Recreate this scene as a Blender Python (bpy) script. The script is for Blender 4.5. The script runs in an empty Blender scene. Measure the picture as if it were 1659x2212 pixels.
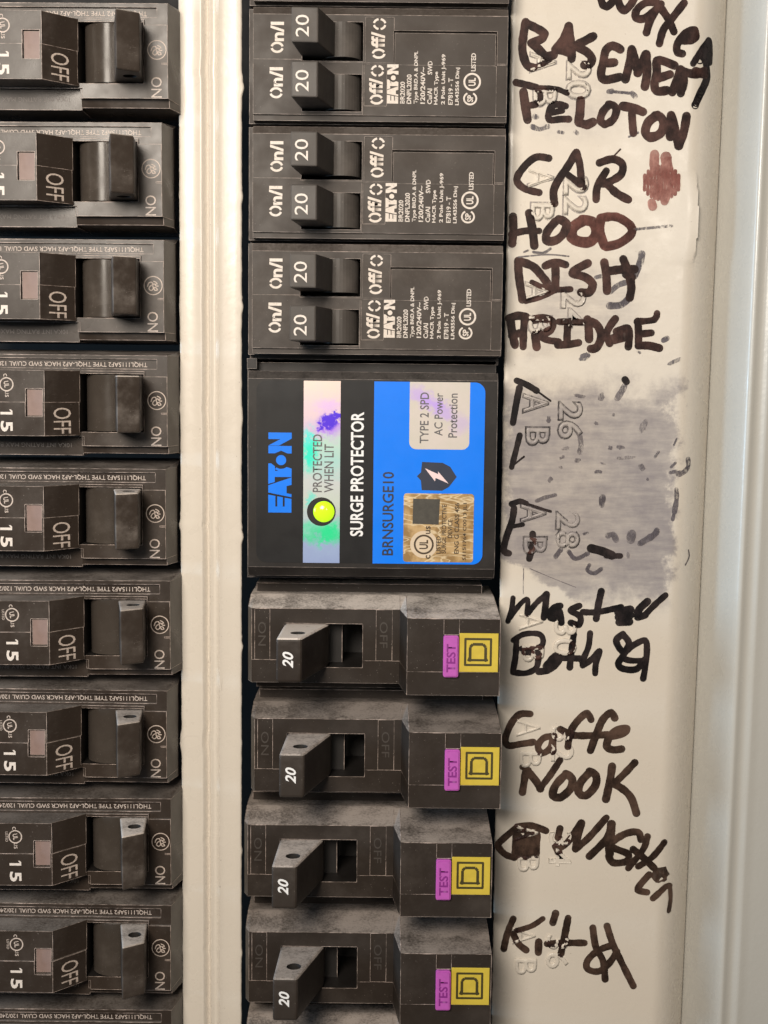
import bpy, bmesh, math, random
from math import sin, cos, pi, radians
from mathutils import Vector, Matrix, geometry, noise

S = 0.001                                   # model millimetres -> metres
# panel coordinates: x right, y up, h out of the panel (mm); world = (x, -h, y)
# ------------------------------------------------------------------ camera
CAM_F, CAM_TILT, CAM_ROLL, CAM_D = 2900.0, 0.0988, 0.0109, 309.6
scene = bpy.context.scene
col = scene.collection
cam_data = bpy.data.cameras.new('camera')
cam = bpy.data.objects.new('camera', cam_data)
col.objects.link(cam)
scene.camera = cam
cam_data.sensor_fit = 'VERTICAL'
cam_data.sensor_height = 24.0
cam_data.lens = 24.0 * CAM_F / 2212.0
cam_data.clip_start = 0.01
cam_data.clip_end = 20.0
_fw = Vector((0, cos(CAM_TILT), -sin(CAM_TILT)))
_up = Vector((0, sin(CAM_TILT), cos(CAM_TILT)))
_rt = Vector((1, 0, 0))
_r2 = _rt * cos(CAM_ROLL) + _up * sin(CAM_ROLL)
_u2 = _up * cos(CAM_ROLL) - _rt * sin(CAM_ROLL)
_loc = Vector((0, -CAM_D * S, 0))
cam.matrix_world = Matrix(((_r2.x, _u2.x, -_fw.x, _loc.x), (_r2.y, _u2.y, -_fw.y, _loc.y),
                           (_r2.z, _u2.z, -_fw.z, _loc.z), (0, 0, 0, 1)))
cam_data.dof.use_dof = False

def U(px, py, h=0.0):
    """photo measurement (1659 wide) on the plane at height h -> panel mm"""
    a, b = (px - 829.5) / CAM_F, (1106.0 - py) / CAM_F
    d = _fw + _r2 * a + _u2 * b
    t = (CAM_D - h) / d.y
    return d.x * t, d.z * t

# ------------------------------------------------------------------ world, lamps, exposure
world = bpy.data.worlds.new('World')
scene.world = world
world.use_nodes = True
world.node_tree.nodes['Background'].inputs[0].default_value = (1.0, 0.93, 0.86, 1)
world.node_tree.nodes['Background'].inputs[1].default_value = 0.05

def lamp(name, pos, energy, size, colour, target=(0, -30, 0)):
    d = bpy.data.lights.new(name, 'AREA')
    d.energy, d.size, d.color, d.shape = energy, size, colour, 'DISK'
    o = bpy.data.objects.new(name, d)
    col.objects.link(o)
    p = Vector((pos[0], -pos[2], pos[1])) * S
    t = Vector((target[0], -target[2], target[1])) * S
    o.location = p
    o.rotation_euler = (t - p).to_track_quat('-Z', 'Y').to_euler()
    return o
lamp('room_lamp', (-105, 125, 385), 2.15, 0.16, (1.0, 0.90, 0.78), (-25, -10, 0))
lamp('ceiling_lamp', (357, 268, 1500), 1.9, 0.12, (1.0, 0.90, 0.79))
lamp('window_light', (-700, 30, 170), 3.4, 0.26, (0.48, 0.74, 1.0))

vs = scene.view_settings
vs.view_transform, vs.look, vs.exposure, vs.gamma = 'Standard', 'None', 0.0, 1.0
vs.use_curve_mapping = False
scene.cycles.max_bounces = 6
scene.cycles.use_denoising = True

# ------------------------------------------------------------------ materials
class NT:
    def __init__(self, name):
        self.m = bpy.data.materials.new(name)
        self.m.use_nodes = True
        self.t = self.m.node_tree
        self.b = self.t.nodes['Principled BSDF']
        self.out = self.t.nodes['Material Output']
        self.co = None
    def n(self, kind, **kw):
        x = self.t.nodes.new(kind)
        for k, v in kw.items():
            setattr(x, k, v)
        return x
    def l(self, a, b):
        self.t.links.new(a, b)
    def coord(self, which='Object'):
        if self.co is None:
            self.co = self.n('ShaderNodeTexCoord')
        return self.co.outputs[which]
    def noise(self, scale, detail=3, rough=0.6, vec=None):
        x = self.n('ShaderNodeTexNoise')
        x.inputs['Scale'].default_value = scale
        x.inputs['Detail'].default_value = detail
        x.inputs['Roughness'].default_value = rough
        self.l(vec if vec is not None else self.coord(), x.inputs['Vector'])
        return x.outputs['Fac']
    def math(self, op, a, b=None, clamp=False):
        x = self.n('ShaderNodeMath', operation=op, use_clamp=clamp)
        for i, v in enumerate((a, b)):
            if v is None:
                continue
            if isinstance(v, (int, float)):
                x.inputs[i].default_value = v
            else:
                self.l(v, x.inputs[i])
        return x.outputs[0]
    def ramp(self, v, lo, hi, a=0.0, b=1.0):
        x = self.n('ShaderNodeMapRange', interpolation_type='SMOOTHSTEP')
        x.inputs['From Min'].default_value, x.inputs['From Max'].default_value = lo, hi
        x.inputs['To Min'].default_value, x.inputs['To Max'].default_value = a, b
        self.l(v, x.inputs['Value'])
        return x.outputs['Result']
    def mix(self, f, a, b):
        x = self.n('ShaderNodeMix', data_type='RGBA')
        for i, v in ((0, f), (6, a), (7, b)):
            if isinstance(v, (int, float)):
                x.inputs[i].default_value = v
            elif isinstance(v, tuple):
                x.inputs[i].default_value = (*v[:3], 1)
            else:
                self.l(v, x.inputs[i])
        return x.outputs[2]
    def xyz(self, vec):
        x = self.n('ShaderNodeSeparateXYZ')
        self.l(vec, x.inputs[0])
        return x.outputs
    def base(self, c):
        if isinstance(c, tuple):
            self.b.inputs['Base Color'].default_value = (*c, 1)
        else:
            self.l(c, self.b.inputs['Base Color'])
    def rough(self, r):
        if isinstance(r, (int, float)):
            self.b.inputs['Roughness'].default_value = r
        else:
            self.l(r, self.b.inputs['Roughness'])
    def bump(self, v, strength, dist):
        x = self.n('ShaderNodeBump')
        x.inputs['Strength'].default_value = strength
        x.inputs['Distance'].default_value = dist
        self.l(v, x.inputs['Height'])
        self.l(x.outputs[0], self.b.inputs['Normal'])

def objrandom(t):
    return t.n('ShaderNodeObjectInfo').outputs['Random']

def plastic(name, c, dust=0.5, rough=0.42, dustcol=(0.36, 0.32, 0.29), spec=0.25, worn=1.0):
    """dark moulded plastic; household dust lies on the faces that look up and in specks"""
    t = NT(name)
    g = t.n('ShaderNodeNewGeometry')
    up = t.xyz(g.outputs['True Normal'])[2]
    fine = t.noise(1800, 4, 0.7)
    coarse = t.noise(140, 3, 0.6)
    settled = t.math('MULTIPLY', t.ramp(up, 0.25, 0.85), t.ramp(t.math('ADD', fine, coarse), 0.62, 1.20, 0.12, 1.0))
    rnd = objrandom(t)
    settled = t.math('MULTIPLY', settled, t.math('MULTIPLY', t.ramp(rnd, 0.0, 1.0, 0.6, 1.3), dust))
    film = t.math('MULTIPLY', t.ramp(t.noise(75, 5, 0.7), 0.42, 0.75), t.ramp(rnd, 0.0, 1.0, 0.04 * worn, 0.14 * worn))
    scuff_map = t.n('ShaderNodeMapping')
    scuff_map.inputs['Rotation'].default_value = (0.0, 0.5, 0.0)
    scuff_map.inputs['Scale'].default_value = (1, 1, 7)
    t.l(t.coord(), scuff_map.inputs[0])
    scuff = t.math('MULTIPLY', t.ramp(t.noise(420, 5, 0.8, scuff_map.outputs[0]), 0.60, 0.74), t.math('MULTIPLY', t.ramp(t.noise(95, 2), 0.45, 0.65), 0.28 * worn))
    film = t.math('ADD', film, scuff)
    speck = t.math('MULTIPLY', t.ramp(t.noise(2600, 2, 0.5), 0.71, 0.77), 0.30)
    f = t.math('ADD', t.math('ADD', settled, film), speck, clamp=True)
    var = t.mix(t.noise(35, 3), tuple(v * 0.82 for v in c), tuple(v * 1.2 for v in c))
    t.base(t.mix(f, var, dustcol))
    t.rough(t.math('ADD', t.math('MULTIPLY', f, 0.4), t.ramp(t.noise(90, 3), 0.3, 0.7, rough - 0.07, rough + 0.1), clamp=True))
    t.b.inputs['Specular IOR Level'].default_value = spec
    t.bump(t.noise(5000, 2, 0.5), 0.12, 0.00008)
    return t.m

def wornedge(name, c, w=(0.74, 0.60, 0.53), amount=1.0):
    """rubbed corner of the same plastic, paler where it has been scuffed"""
    t = NT(name)
    f = t.math('MULTIPLY', t.ramp(t.math('ADD', t.noise(160, 4, 0.7), t.math('MULTIPLY', t.noise(900, 3), 0.6)), 0.60, 1.08, 0.06, 0.85), amount)
    t.base(t.mix(f, tuple(v * 1.5 for v in c), w))
    t.rough(0.5)
    return t.m

def simple(name, c, rough=0.5, var=0.12, scale=300, metal=0.0, spec=0.5):
    t = NT(name)
    t.base(t.mix(t.noise(scale, 4, 0.65), tuple(v * (1 - var) for v in c), tuple(min(1, v * (1 + var)) for v in c)))
    t.rough(t.ramp(t.noise(scale * 0.6, 3), 0.3, 0.7, max(0.05, rough - 0.06), rough + 0.06))
    t.b.inputs['Metallic'].default_value = metal
    t.b.inputs['Specular IOR Level'].default_value = spec
    return t.m

def printing(name, c, worn=0.35, under=(0.05, 0.042, 0.037), scale=1500):
    """printed lettering that has flaked a little"""
    t = NT(name)
    f = t.ramp(t.noise(scale, 4, 0.7), 0.30, 0.52)
    f = t.math('ADD', t.math('MULTIPLY', f, worn), 1 - worn)
    t.base(t.mix(f, under, c))
    t.rough(0.55)
    return t.m

C_GE = (0.034, 0.025, 0.0195)
C_EA = (0.042, 0.033, 0.0275)
C_SQ = (0.027, 0.0205, 0.0165)
M_GE = plastic('aged_black_plastic', C_GE, 0.55, 0.31, spec=0.3)
M_GE_E = wornedge('aged_black_plastic_corner', C_GE)
M_GE_L = plastic('switch_plastic', (0.044, 0.034, 0.0275), 1.0, 0.33, (0.58, 0.52, 0.475), 0.4, 1.9)
M_EA = plastic('charcoal_plastic', C_EA, 0.35, 0.46)
M_EA_E = wornedge('charcoal_plastic_corner', C_EA, amount=0.55)
M_EA_L = plastic('charcoal_switch_plastic', (0.060, 0.053, 0.048), 0.3, 0.40)
M_SQ = plastic('dusty_black_plastic', C_SQ, 0.62, 0.42, (0.46, 0.395, 0.35), 0.25, 0.45)
M_SQ_E = wornedge('dusty_black_plastic_corner', C_SQ)
M_SU = plastic('plain_black_plastic', (0.017, 0.0145, 0.0135), 0.3, 0.45)
M_SU_E = wornedge('plain_black_plastic_corner', (0.04, 0.036, 0.034), amount=0.45)
M_DRUM = plastic('worn_glossy_plastic', (0.052, 0.043, 0.036), 0.5, 0.24)
M_INNER = simple('slot_shade_plastic', (0.012, 0.010, 0.009), 0.55)  # darker than the cases: shade of the switch slots put into the colour
M_SQ_L = plastic('dusty_switch_plastic', (0.036, 0.0285, 0.0235), 0.85, 0.45, (0.52, 0.46, 0.42), 0.25, 0.6)
M_RIM = simple('pale_window_rim', (0.42, 0.35, 0.32), 0.4, 0.2)
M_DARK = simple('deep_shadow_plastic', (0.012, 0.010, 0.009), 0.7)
M_WHITE = printing('white_print', (0.70, 0.63, 0.57), 0.25)
M_WHITE2 = printing('flaked_white_print', (0.68, 0.62, 0.57), 0.75, scale=2600)
M_PALE = printing('pale_moulded_print', (0.56, 0.47, 0.41), 0.5)
M_FAINT = printing('faint_moulded_print', (0.15, 0.125, 0.11), 0.6)
M_INDIC = simple('clouded_pink_window', (0.25, 0.18, 0.165), 0.5, 0.35, 250, spec=0.3)
M_MAG = simple('magenta_plastic', (0.47, 0.095, 0.43), 0.5, 0.22, 500)
M_MAGD = simple('magenta_relief', (0.22, 0.02, 0.21), 0.5)
M_YEL = simple('yellow_enamel', (0.60, 0.455, 0.05), 0.55, 0.2, 350)
M_YELK = simple('olive_black_print', (0.055, 0.045, 0.012), 0.5, 0.2)
M_BLUE = simple('blue_label_vinyl', (0.002, 0.19, 0.88), 0.42, 0.05, spec=0.25)
M_LBLK = simple('black_label_vinyl', (0.011, 0.011, 0.012), 0.45, 0.1, spec=0.25)
M_LWHT = simple('white_label_print', (0.80, 0.80, 0.80), 0.5, 0.03)
M_LNAVY = simple('navy_black_print', (0.012, 0.020, 0.045), 0.45, 0.1)
M_LGREY = simple('grey_label_print', (0.10, 0.095, 0.10), 0.5, 0.2)
M_PINKW = simple('pale_pink_print', (0.80, 0.62, 0.62), 0.45, 0.05)

def m_paint():
    """cream enamel on sheet steel, with the violet-grey smear of wiped marker on the sheet"""
    t = NT('cream_enamel')
    xyz = t.xyz(t.coord())
    warp = t.math('MULTIPLY', t.math('SUBTRACT', t.noise(95, 6, 0.72), 0.5), 0.022)
    def band(ax, lo, hi, soft):
        v = t.math('ADD', ax, warp)
        a = t.ramp(v, lo, lo + soft)
        b = t.ramp(v, hi - soft, hi)
        return t.math('MULTIPLY', a, t.math('SUBTRACT', 1.0, b))
    x0, yb = U(1060, 1330)
    x1, yt = U(1484, 800)
    big = t.math('MULTIPLY', band(xyz[0], x0 * S, x1 * S, 0.0035), band(xyz[2], yb * S, yt * S, 0.009))
    x2, yb2 = U(1088, 790)
    x3, yt2 = U(1420, 505)
    soft = t.math('MULTIPLY', band(xyz[0], x2 * S, x3 * S, 0.012), band(xyz[2], yb2 * S, yt2 * S, 0.012))
    x4, yb4 = U(1085, 330)
    x5, yt4 = U(1400, 150)
    soft2 = t.math('MULTIPLY', band(xyz[0], x4 * S, x5 * S, 0.014), band(xyz[2], yb4 * S, yt4 * S, 0.012))
    ax, ay = U(1105, 1222)
    bx, by = U(1330, 1345)
    g = (by - ay) / (bx - ax)
    edge = t.math('SUBTRACT', t.math('ADD', xyz[2], t.math('MULTIPLY', warp, 0.5)), t.math('ADD', t.math('MULTIPLY', xyz[0], g), (ay - g * ax) * S))
    big = t.math('MULTIPLY', big, t.ramp(edge, 0.0, 0.0016))
    n1 = t.noise(260, 5, 0.7)
    n2 = t.noise(55, 4, 0.6)
    v = t.n('ShaderNodeMapping')
    v.inputs['Rotation'].default_value = (0, 0.35, 0)
    v.inputs['Scale'].default_value = (0.7, 1, 5.0)
    t.l(t.coord(), v.inputs[0])
    streak = t.noise(130, 5, 0.7, v.outputs[0])
    mottled = t.math('ADD', t.math('MULTIPLY', n1, 0.35), t.math('ADD', t.math('MULTIPLY', n2, 0.50), t.math('MULTIPLY', streak, 0.55)))
    f = t.math('MULTIPLY', big, t.ramp(mottled, 0.36, 0.92, 0.34, 1.0))
    f2 = t.math('MULTIPLY', t.math('MAXIMUM', soft, soft2), t.ramp(mottled, 0.42, 0.95, 0.0, 0.62))
    f = t.math('MAXIMUM', f, f2)
    paint = t.mix(t.noise(25, 4), (0.655, 0.605, 0.53), (0.71, 0.655, 0.58))
    grime = t.ramp(t.noise(420, 5, 0.75), 0.60, 0.80, 0.0, 0.12)
    paint = t.mix(grime, paint, (0.42, 0.37, 0.31))
    sv = t.n('ShaderNodeMapping')
    sv.inputs['Rotation'].default_value = (0, -0.25, 0)
    sv.inputs['Scale'].default_value = (9, 1, 0.5)
    t.l(t.coord(), sv.inputs[0])
    scratch = t.math('MULTIPLY', t.ramp(t.noise(190, 3, 0.6, sv.outputs[0]), 0.70, 0.76), t.ramp(t.noise(40, 2), 0.5, 0.62))
    fleck = t.ramp(t.noise(1300, 2, 0.4), 0.745, 0.79)
    paint = t.mix(t.math('MULTIPLY', t.math('MAXIMUM', scratch, fleck), 0.45), paint, (0.25, 0.21, 0.17))
    t.base(t.mix(f, paint, (0.255, 0.233, 0.245)))
    t.rough(t.math('ADD', t.ramp(t.noise(200, 3), 0.3, 0.7, 0.24, 0.34), t.math('MULTIPLY', f, 0.15)))
    t.bump(t.math('ADD', t.noise(700, 3, 0.5), t.math('MULTIPLY', t.noise(110, 2), 2.5)), 0.10, 0.0003)
    return t.m
M_PAINT = m_paint()
def m_frame():
    t = NT('grey_white_enamel')
    t.base(t.mix(t.noise(25, 4), (0.49, 0.485, 0.455), (0.525, 0.52, 0.488)))
    t.rough(t.ramp(t.noise(150, 3), 0.3, 0.7, 0.22, 0.32))
    t.bump(t.math('ADD', t.noise(900, 3, 0.5), t.math('MULTIPLY', t.noise(90, 2), 3.0)), 0.10, 0.0003)
    return t.m
M_FRAME = m_frame()

def ink(name, dark, light, gap=0.0, rough=0.45):
    t = NT(name)
    n1 = t.noise(240, 5, 0.7)
    f = t.ramp(t.math('ADD', t.math('MULTIPLY', n1, 0.5), t.math('MULTIPLY', t.noise(95, 3), 0.5)), 0.40, 0.66)
    t.base(t.mix(f, dark, light))
    t.rough(rough)
    t.b.inputs['Specular IOR Level'].default_value = 0.16
    if gap > 0:
        v = t.n('ShaderNodeMapping')
        v.inputs['Rotation'].default_value = (0, 0.5, 0)
        v.inputs['Scale'].default_value = (3.5, 1, 1)
        t.l(t.coord(), v.inputs[0])
        tr = t.n('ShaderNodeBsdfTransparent')
        mx = t.n('ShaderNodeMixShader')
        a = t.ramp(t.math('ADD', t.noise(420, 5, 0.75, v.outputs[0]), t.math('MULTIPLY', t.noise(150, 3), 0.5)), 0.55, 0.95, 0.0, gap)
        t.l(a, mx.inputs[0]); t.l(t.b.outputs[0], mx.inputs[1]); t.l(tr.outputs[0], mx.inputs[2])
        t.l(mx.outputs[0], t.out.inputs[0])
    return t.m
INK_BLACK = ink('black_marker_ink', (0.007, 0.006, 0.007), (0.045, 0.033, 0.033), 0.2)
INK_BROWN = ink('brown_black_marker_ink', (0.017, 0.0095, 0.009), (0.11, 0.056, 0.047), 0.22)
INK_TAN = ink('brown_marker_ink', (0.024, 0.015, 0.0115), (0.120, 0.074, 0.055), 0.22)
INK_RED = ink('reddish_marker_ink', (0.060, 0.024, 0.020), (0.22, 0.090, 0.074), 0.30)
INK_FADE = ink('rubbed_marker_ink', (0.12, 0.108, 0.125), (0.28, 0.255, 0.265), 1.0, 0.5)
INK_FADE2 = ink('ink_left_in_corners', (0.03, 0.027, 0.035), (0.10, 0.09, 0.10), 0.0, 0.4)
INK_HALO = ink('ink_caught_round_letters', (0.03, 0.027, 0.035), (0.16, 0.145, 0.15), 0.85, 0.4)
INK_HALO2 = ink('grey_ink_caught_round_letters', (0.30, 0.275, 0.27), (0.50, 0.46, 0.44), 1.0, 0.4)
INK_CLOUD = ink('streaky_reddish_marker_ink', (0.24, 0.090, 0.075), (0.50, 0.27, 0.23), 0.45)

def m_holo():
    """holographic foil: its angle-dependent rainbow sheen painted in as fixed colour"""
    t = NT('holographic_foil')
    xyz = t.xyz(t.coord())
    warp = t.math('MULTIPLY', t.math('SUBTRACT', t.noise(300, 5, 0.7), 0.5), 0.010)
    y = t.math('ADD', xyz[2], warp)
    _, ya = U(690, 1217, 8.5)
    _, yb = U(690, 825, 8.5)
    yo = SURGE_Y
    r = t.n('ShaderNodeValToRGB')
    mr = t.n('ShaderNodeMapRange')
    mr.inputs['From Min'].default_value, mr.inputs['From Max'].default_value = (ya - yo) * S, (yb - yo) * S
    t.l(y, mr.inputs['Value'])
    t.l(mr.outputs[0], r.inputs[0])
    stops = [(0.0, (0.35, 0.45, 0.75)), (0.10, (0.38, 0.50, 0.78)), (0.155, (0.10, 0.75, 0.42)), (0.20, (0.20, 0.78, 0.55)),
             (0.25, (0.50, 0.62, 0.70)), (0.33, (0.62, 0.70, 0.62)), (0.45, (0.62, 0.66, 0.66)), (0.56, (0.42, 0.70, 0.66)), (0.66, (0.50, 0.70, 0.62)),
             (0.74, (0.60, 0.52, 0.72)), (0.82, (0.74, 0.58, 0.66)), (1.0, (0.80, 0.63, 0.56))]
    e = r.color_ramp.elements
    e[0].position, e[0].color = stops[0][0], (*stops[0][1], 1)
    e[1].position, e[1].color = stops[-1][0], (*stops[-1][1], 1)
    for p, c in stops[1:-1]:
        k = e.new(p); k.color = (*c, 1)
    colour = r.outputs[0]
    w2 = t.math('MULTIPLY', t.math('SUBTRACT', t.noise(600, 6, 0.8), 0.5), 0.0075)
    for (zx, zy, ax, ay, c, k0, k1) in ((455, 575, 2.3, 5.6, (0.02, 0.85, 0.62), 1.1, 0.25), (560, 1055, 3.2, 3.4, (0.02, 0.86, 0.36), 1.1, 0.25),
                                        (440, 480, 1.6, 2.6, (0.10, 0.80, 0.75), 1.1, 0.2), (455, 860, 1.2, 3.0, (0.20, 0.80, 0.70), 1.1, 0.1),
                                        (560, 300, 4.2, 2.2, (0.72, 0.50, 0.82), 1.2, 0.0), (565, 410, 3.4, 3.2, (0.45, 0.22, 0.88), 1.1, 0.3), (562, 392, 2.5, 2.0, (0.07, 0.008, 0.74), 1.05, 0.62),
                                        (600, 360, 1.2, 1.2, (0.07, 0.008, 0.74), 1.05, 0.62)):
        cx, cy = U(504.7 + zx / 2.749, 768.1 + zy / 2.749, 8.6)
        dx = t.math('DIVIDE', t.math('ADD', t.math('SUBTRACT', xyz[0], (cx - SURGE_X) * S), w2), ax * S)
        dz_ = t.math('DIVIDE', t.math('ADD', t.math('SUBTRACT', xyz[2], (cy - yo) * S), w2), ay * S)
        d = t.math('SQRT', t.math('ADD', t.math('MULTIPLY', dx, dx), t.math('MULTIPLY', dz_, dz_)))
        colour = t.mix(t.ramp(d, k1, k0, 1.0, 0.0), colour, c)
    g_ = t.n('ShaderNodeMix', data_type='RGBA', blend_type='MULTIPLY')
    g_.inputs[0].default_value = 1.0
    t.l(colour, g_.inputs[6])
    g_.inputs[7].default_value = (0.80, 0.80, 0.80, 1)
    t.base(g_.outputs[2])
    t.rough(0.4)
    t.b.inputs['Metallic'].default_value = 0.25
    return t.m

def m_gold():
    t = NT('gold_foil')
    lines = None
    for rot in (0.35, -0.5, 1.2):
        v = t.n('ShaderNodeMapping')
        v.inputs['Rotation'].default_value = (0, rot, 0)
        v.inputs['Scale'].default_value = (0.8, 1, 3)
        t.l(t.coord(), v.inputs[0])
        a = t.math('ABSOLUTE', t.math('SUBTRACT', t.noise(95, 2, 0.5, v.outputs[0]), 0.5))
        k = t.ramp(a, 0.0, 0.018, 1.0, 0.0)
        lines = k if lines is None else t.math('MAXIMUM', lines, k)
    patch = t.ramp(t.noise(260, 3, 0.6), 0.40, 0.62)
    g = t.mix(patch, (0.34, 0.21, 0.085), (0.60, 0.41, 0.20))
    t.base(t.mix(t.math('MULTIPLY', lines, 0.7), g, (0.86, 0.72, 0.48)))
    t.b.inputs['Metallic'].default_value = 0.35
    t.rough(0.35)
    return t.m
M_GOLD = m_gold()
def m_led():
    t = NT('lit_green_lamp')
    t.base((0.35, 0.62, 0.02))
    t.b.inputs['Emission Color'].default_value = (0.56, 0.95, 0.01, 1)
    t.b.inputs['Emission Strength'].default_value = 0.72
    t.rough(0.15)
    return t.m
M_LED = m_led()
def m_panel_foil():
    t = NT('cream_foil')
    xyz = t.xyz(t.coord())
    c = t.mix(t.noise(150, 4, 0.65), (0.50, 0.49, 0.40), (0.66, 0.56, 0.54))
    w2 = t.math('MULTIPLY', t.math('SUBTRACT', t.noise(300, 6, 0.75), 0.5), 0.005)
    for (zx, zy, r_, k) in ((1090, 225, 2.6, 0.6), (1150, 265, 2.4, 0.9), (1210, 305, 2.4, 0.9), (1275, 345, 2.4, 0.6), (1350, 400, 3.0, 0.35)):
        cx, cy = U(504.7 + zx / 2.749, 768.1 + zy / 2.749, 8.6)
        dx = t.math('DIVIDE', t.math('ADD', t.math('SUBTRACT', xyz[0], (cx - SURGE_X) * S), w2), r_ * S)
        dz_ = t.math('DIVIDE', t.math('ADD', t.math('SUBTRACT', xyz[2], (cy - SURGE_Y) * S), w2), r_ * S)
        d = t.math('SQRT', t.math('ADD', t.math('MULTIPLY', dx, dx), t.math('MULTIPLY', dz_, dz_)))
        c = t.mix(t.ramp(d, 0.2, 1.1, k, 0.0), c, (0.46, 0.30, 0.80))
    t.base(c)
    t.rough(0.4)
    return t.m

# ------------------------------------------------------------------ builders
def P(x, y, h):
    return Vector((x * S, -h * S, y * S))

def link(name, bm, mats, parent=None, smooth=False, org=(0, 0, 0)):
    """bmesh in panel millimetres -> one mesh object; org = the panel point its parent stands at"""
    me = bpy.data.meshes.new(name)
    for v in bm.verts:
        x, y, h = v.co
        v.co = P(x - org[0], y - org[1], h - org[2])
    bmesh.ops.recalc_face_normals(bm, faces=bm.faces)
    if smooth:
        for f in bm.faces:
            f.smooth = True
        for e in bm.edges:
            if len(e.link_faces) == 2 and e.calc_face_angle(0) > 1.0:
                e.smooth = False
    bm.to_mesh(me)
    bm.free()
    for m in (mats if isinstance(mats, (list, tuple)) else [mats]):
        me.materials.append(m)
    o = bpy.data.objects.new(name, me)
    col.objects.link(o)
    o.parent = parent
    return o

def thing(name, label, cat, org, group=None):
    o = bpy.data.objects.new(name, None)
    o.empty_display_size = 0.01
    col.objects.link(o)
    o.location = P(*org)
    o['label'], o['category'] = label, cat
    if group:
        o['group'] = group
    return o

def rub_edges(bm, w, mat=1, lim=0.45):
    """pale rubbed film along every outer corner of a moulding (a hair proud of the plastic)"""
    bmesh.ops.recalc_face_normals(bm, faces=bm.faces)
    bm.normal_update()
    todo = []
    for e in bm.edges:
        if len(e.link_faces) == 2 and e.calc_length() > 0.15 and e.calc_face_angle_signed(0) > lim:
            todo.append((e.verts[0].co.copy(), e.verts[1].co.copy(), [(f.normal.copy(), f.calc_center_median()) for f in e.link_faces]))
    for a, b, fs in todo:
        d = (b - a).normalized()
        n = (fs[0][0] + fs[1][0]).normalized() * 0.012
        L = (b - a).length
        k = max(1, int(L / 1.2))
        for q in range(k):
            p0, p1 = a + (b - a) * (q / k), a + (b - a) * ((q + 1) / k)
            for fn, fc in fs:
                side = fn.cross(d)
                if side.dot(fc - a) < 0:
                    side = -side
                w0 = w * (0.75 + 0.7 * noise.noise(p0 * 0.7))
                w1 = w * (0.75 + 0.7 * noise.noise(p1 * 0.7))
                vs_ = [bm.verts.new(p0 + n), bm.verts.new(p1 + n), bm.verts.new(p1 + side * w1 + fn * 0.008), bm.verts.new(p0 + side * w0 + fn * 0.008)]
                bm.faces.new(vs_).material_index = mat

def relief(layers, skirt, w=0.11, clips=(), slots=()):
    """stepped moulding: layers = (x0, x1, y0, y1, fn or height); later layers override earlier ones.
    clips = functions (x, y) -> largest height allowed."""
    L = []
    for l in layers:
        x0, x1, y0, y1, h = l
        if x0 > x1: x0, x1 = x1, x0
        if y0 > y1: y0, y1 = y1, y0
        L.append((round(x0, 3), round(x1, 3), round(y0, 3), round(y1, 3), h if callable(h) else (lambda x, y, k=h: k)))
    xs = sorted({v for l in L for v in l[:2]})
    ys = sorted({v for l in L for v in l[2:4]})
    def uniq(a):
        r = [a[0]]
        for v in a[1:]:
            if v - r[-1] > 0.012:
                r.append(v)
        return r
    xs, ys = uniq(xs), uniq(ys)
    nx, ny = len(xs) - 1, len(ys) - 1
    cell = [[None] * ny for _ in range(nx)]
    for i in range(nx):
        cx = (xs[i] + xs[i + 1]) / 2
        for j in range(ny):
            cy = (ys[j] + ys[j + 1]) / 2
            for l in L:
                if l[0] < cx < l[1] and l[2] < cy < l[3]:
                    cell[i][j] = l[4]
    def hh(i, j, a, b):
        if 0 <= i < nx and 0 <= j < ny and cell[i][j] is not None:
            v = cell[i][j](xs[a], ys[b])
            for c in clips:
                v = min(v, c(xs[a], ys[b]))
            return round(v, 4)
        return skirt
    bm = bmesh.new()
    vc = {}
    def V(a, b, h):
        k = (a, b, h)
        if k not in vc:
            vc[k] = bm.verts.new((xs[a], ys[b], h))
        return vc[k]
    def face(vsq):
        out = []
        for v in vsq:
            if v not in out:
                out.append(v)
        if len(out) >= 3:
            try:
                bm.faces.new(out)
            except ValueError:
                pass
    def column(a, b):
        return sorted({hh(a - 1, b - 1, a, b), hh(a, b - 1, a, b), hh(a - 1, b, a, b), hh(a, b, a, b)})
    for i in range(nx):
        for j in range(ny):
            if cell[i][j] is None:
                continue
            face([V(i, j, hh(i, j, i, j)), V(i + 1, j, hh(i, j, i + 1, j)), V(i + 1, j + 1, hh(i, j, i + 1, j + 1)), V(i, j + 1, hh(i, j, i, j + 1))])
    def wall(a0, b0, a1, b1, ca, cb):
        p0, q0 = hh(*ca, a0, b0), hh(*cb, a0, b0)
        p1, q1 = hh(*ca, a1, b1), hh(*cb, a1, b1)
        if p0 == q0 and p1 == q1:
            return
        s0 = [h for h in column(a0, b0) if min(p0, q0) <= h <= max(p0, q0)]
        s1 = [h for h in column(a1, b1) if min(p1, q1) <= h <= max(p1, q1)]
        face([V(a0, b0, h) for h in s0] + [V(a1, b1, h) for h in reversed(s1)])
    for i in range(nx + 1):
        for j in range(ny):
            wall(i, j, i, j + 1, (i - 1, j), (i, j))
    for i in range(nx):
        for j in range(ny + 1):
            wall(i, j, i + 1, j, (i, j - 1), (i, j))
    if w:
        rub_edges(bm, w)
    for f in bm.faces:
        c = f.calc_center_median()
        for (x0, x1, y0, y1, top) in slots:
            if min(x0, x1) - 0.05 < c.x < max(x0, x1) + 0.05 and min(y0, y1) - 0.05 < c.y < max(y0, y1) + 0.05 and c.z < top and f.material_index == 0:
                f.material_index = 2  # deep slot faces take the shade-darkened plastic
    return bm

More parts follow.
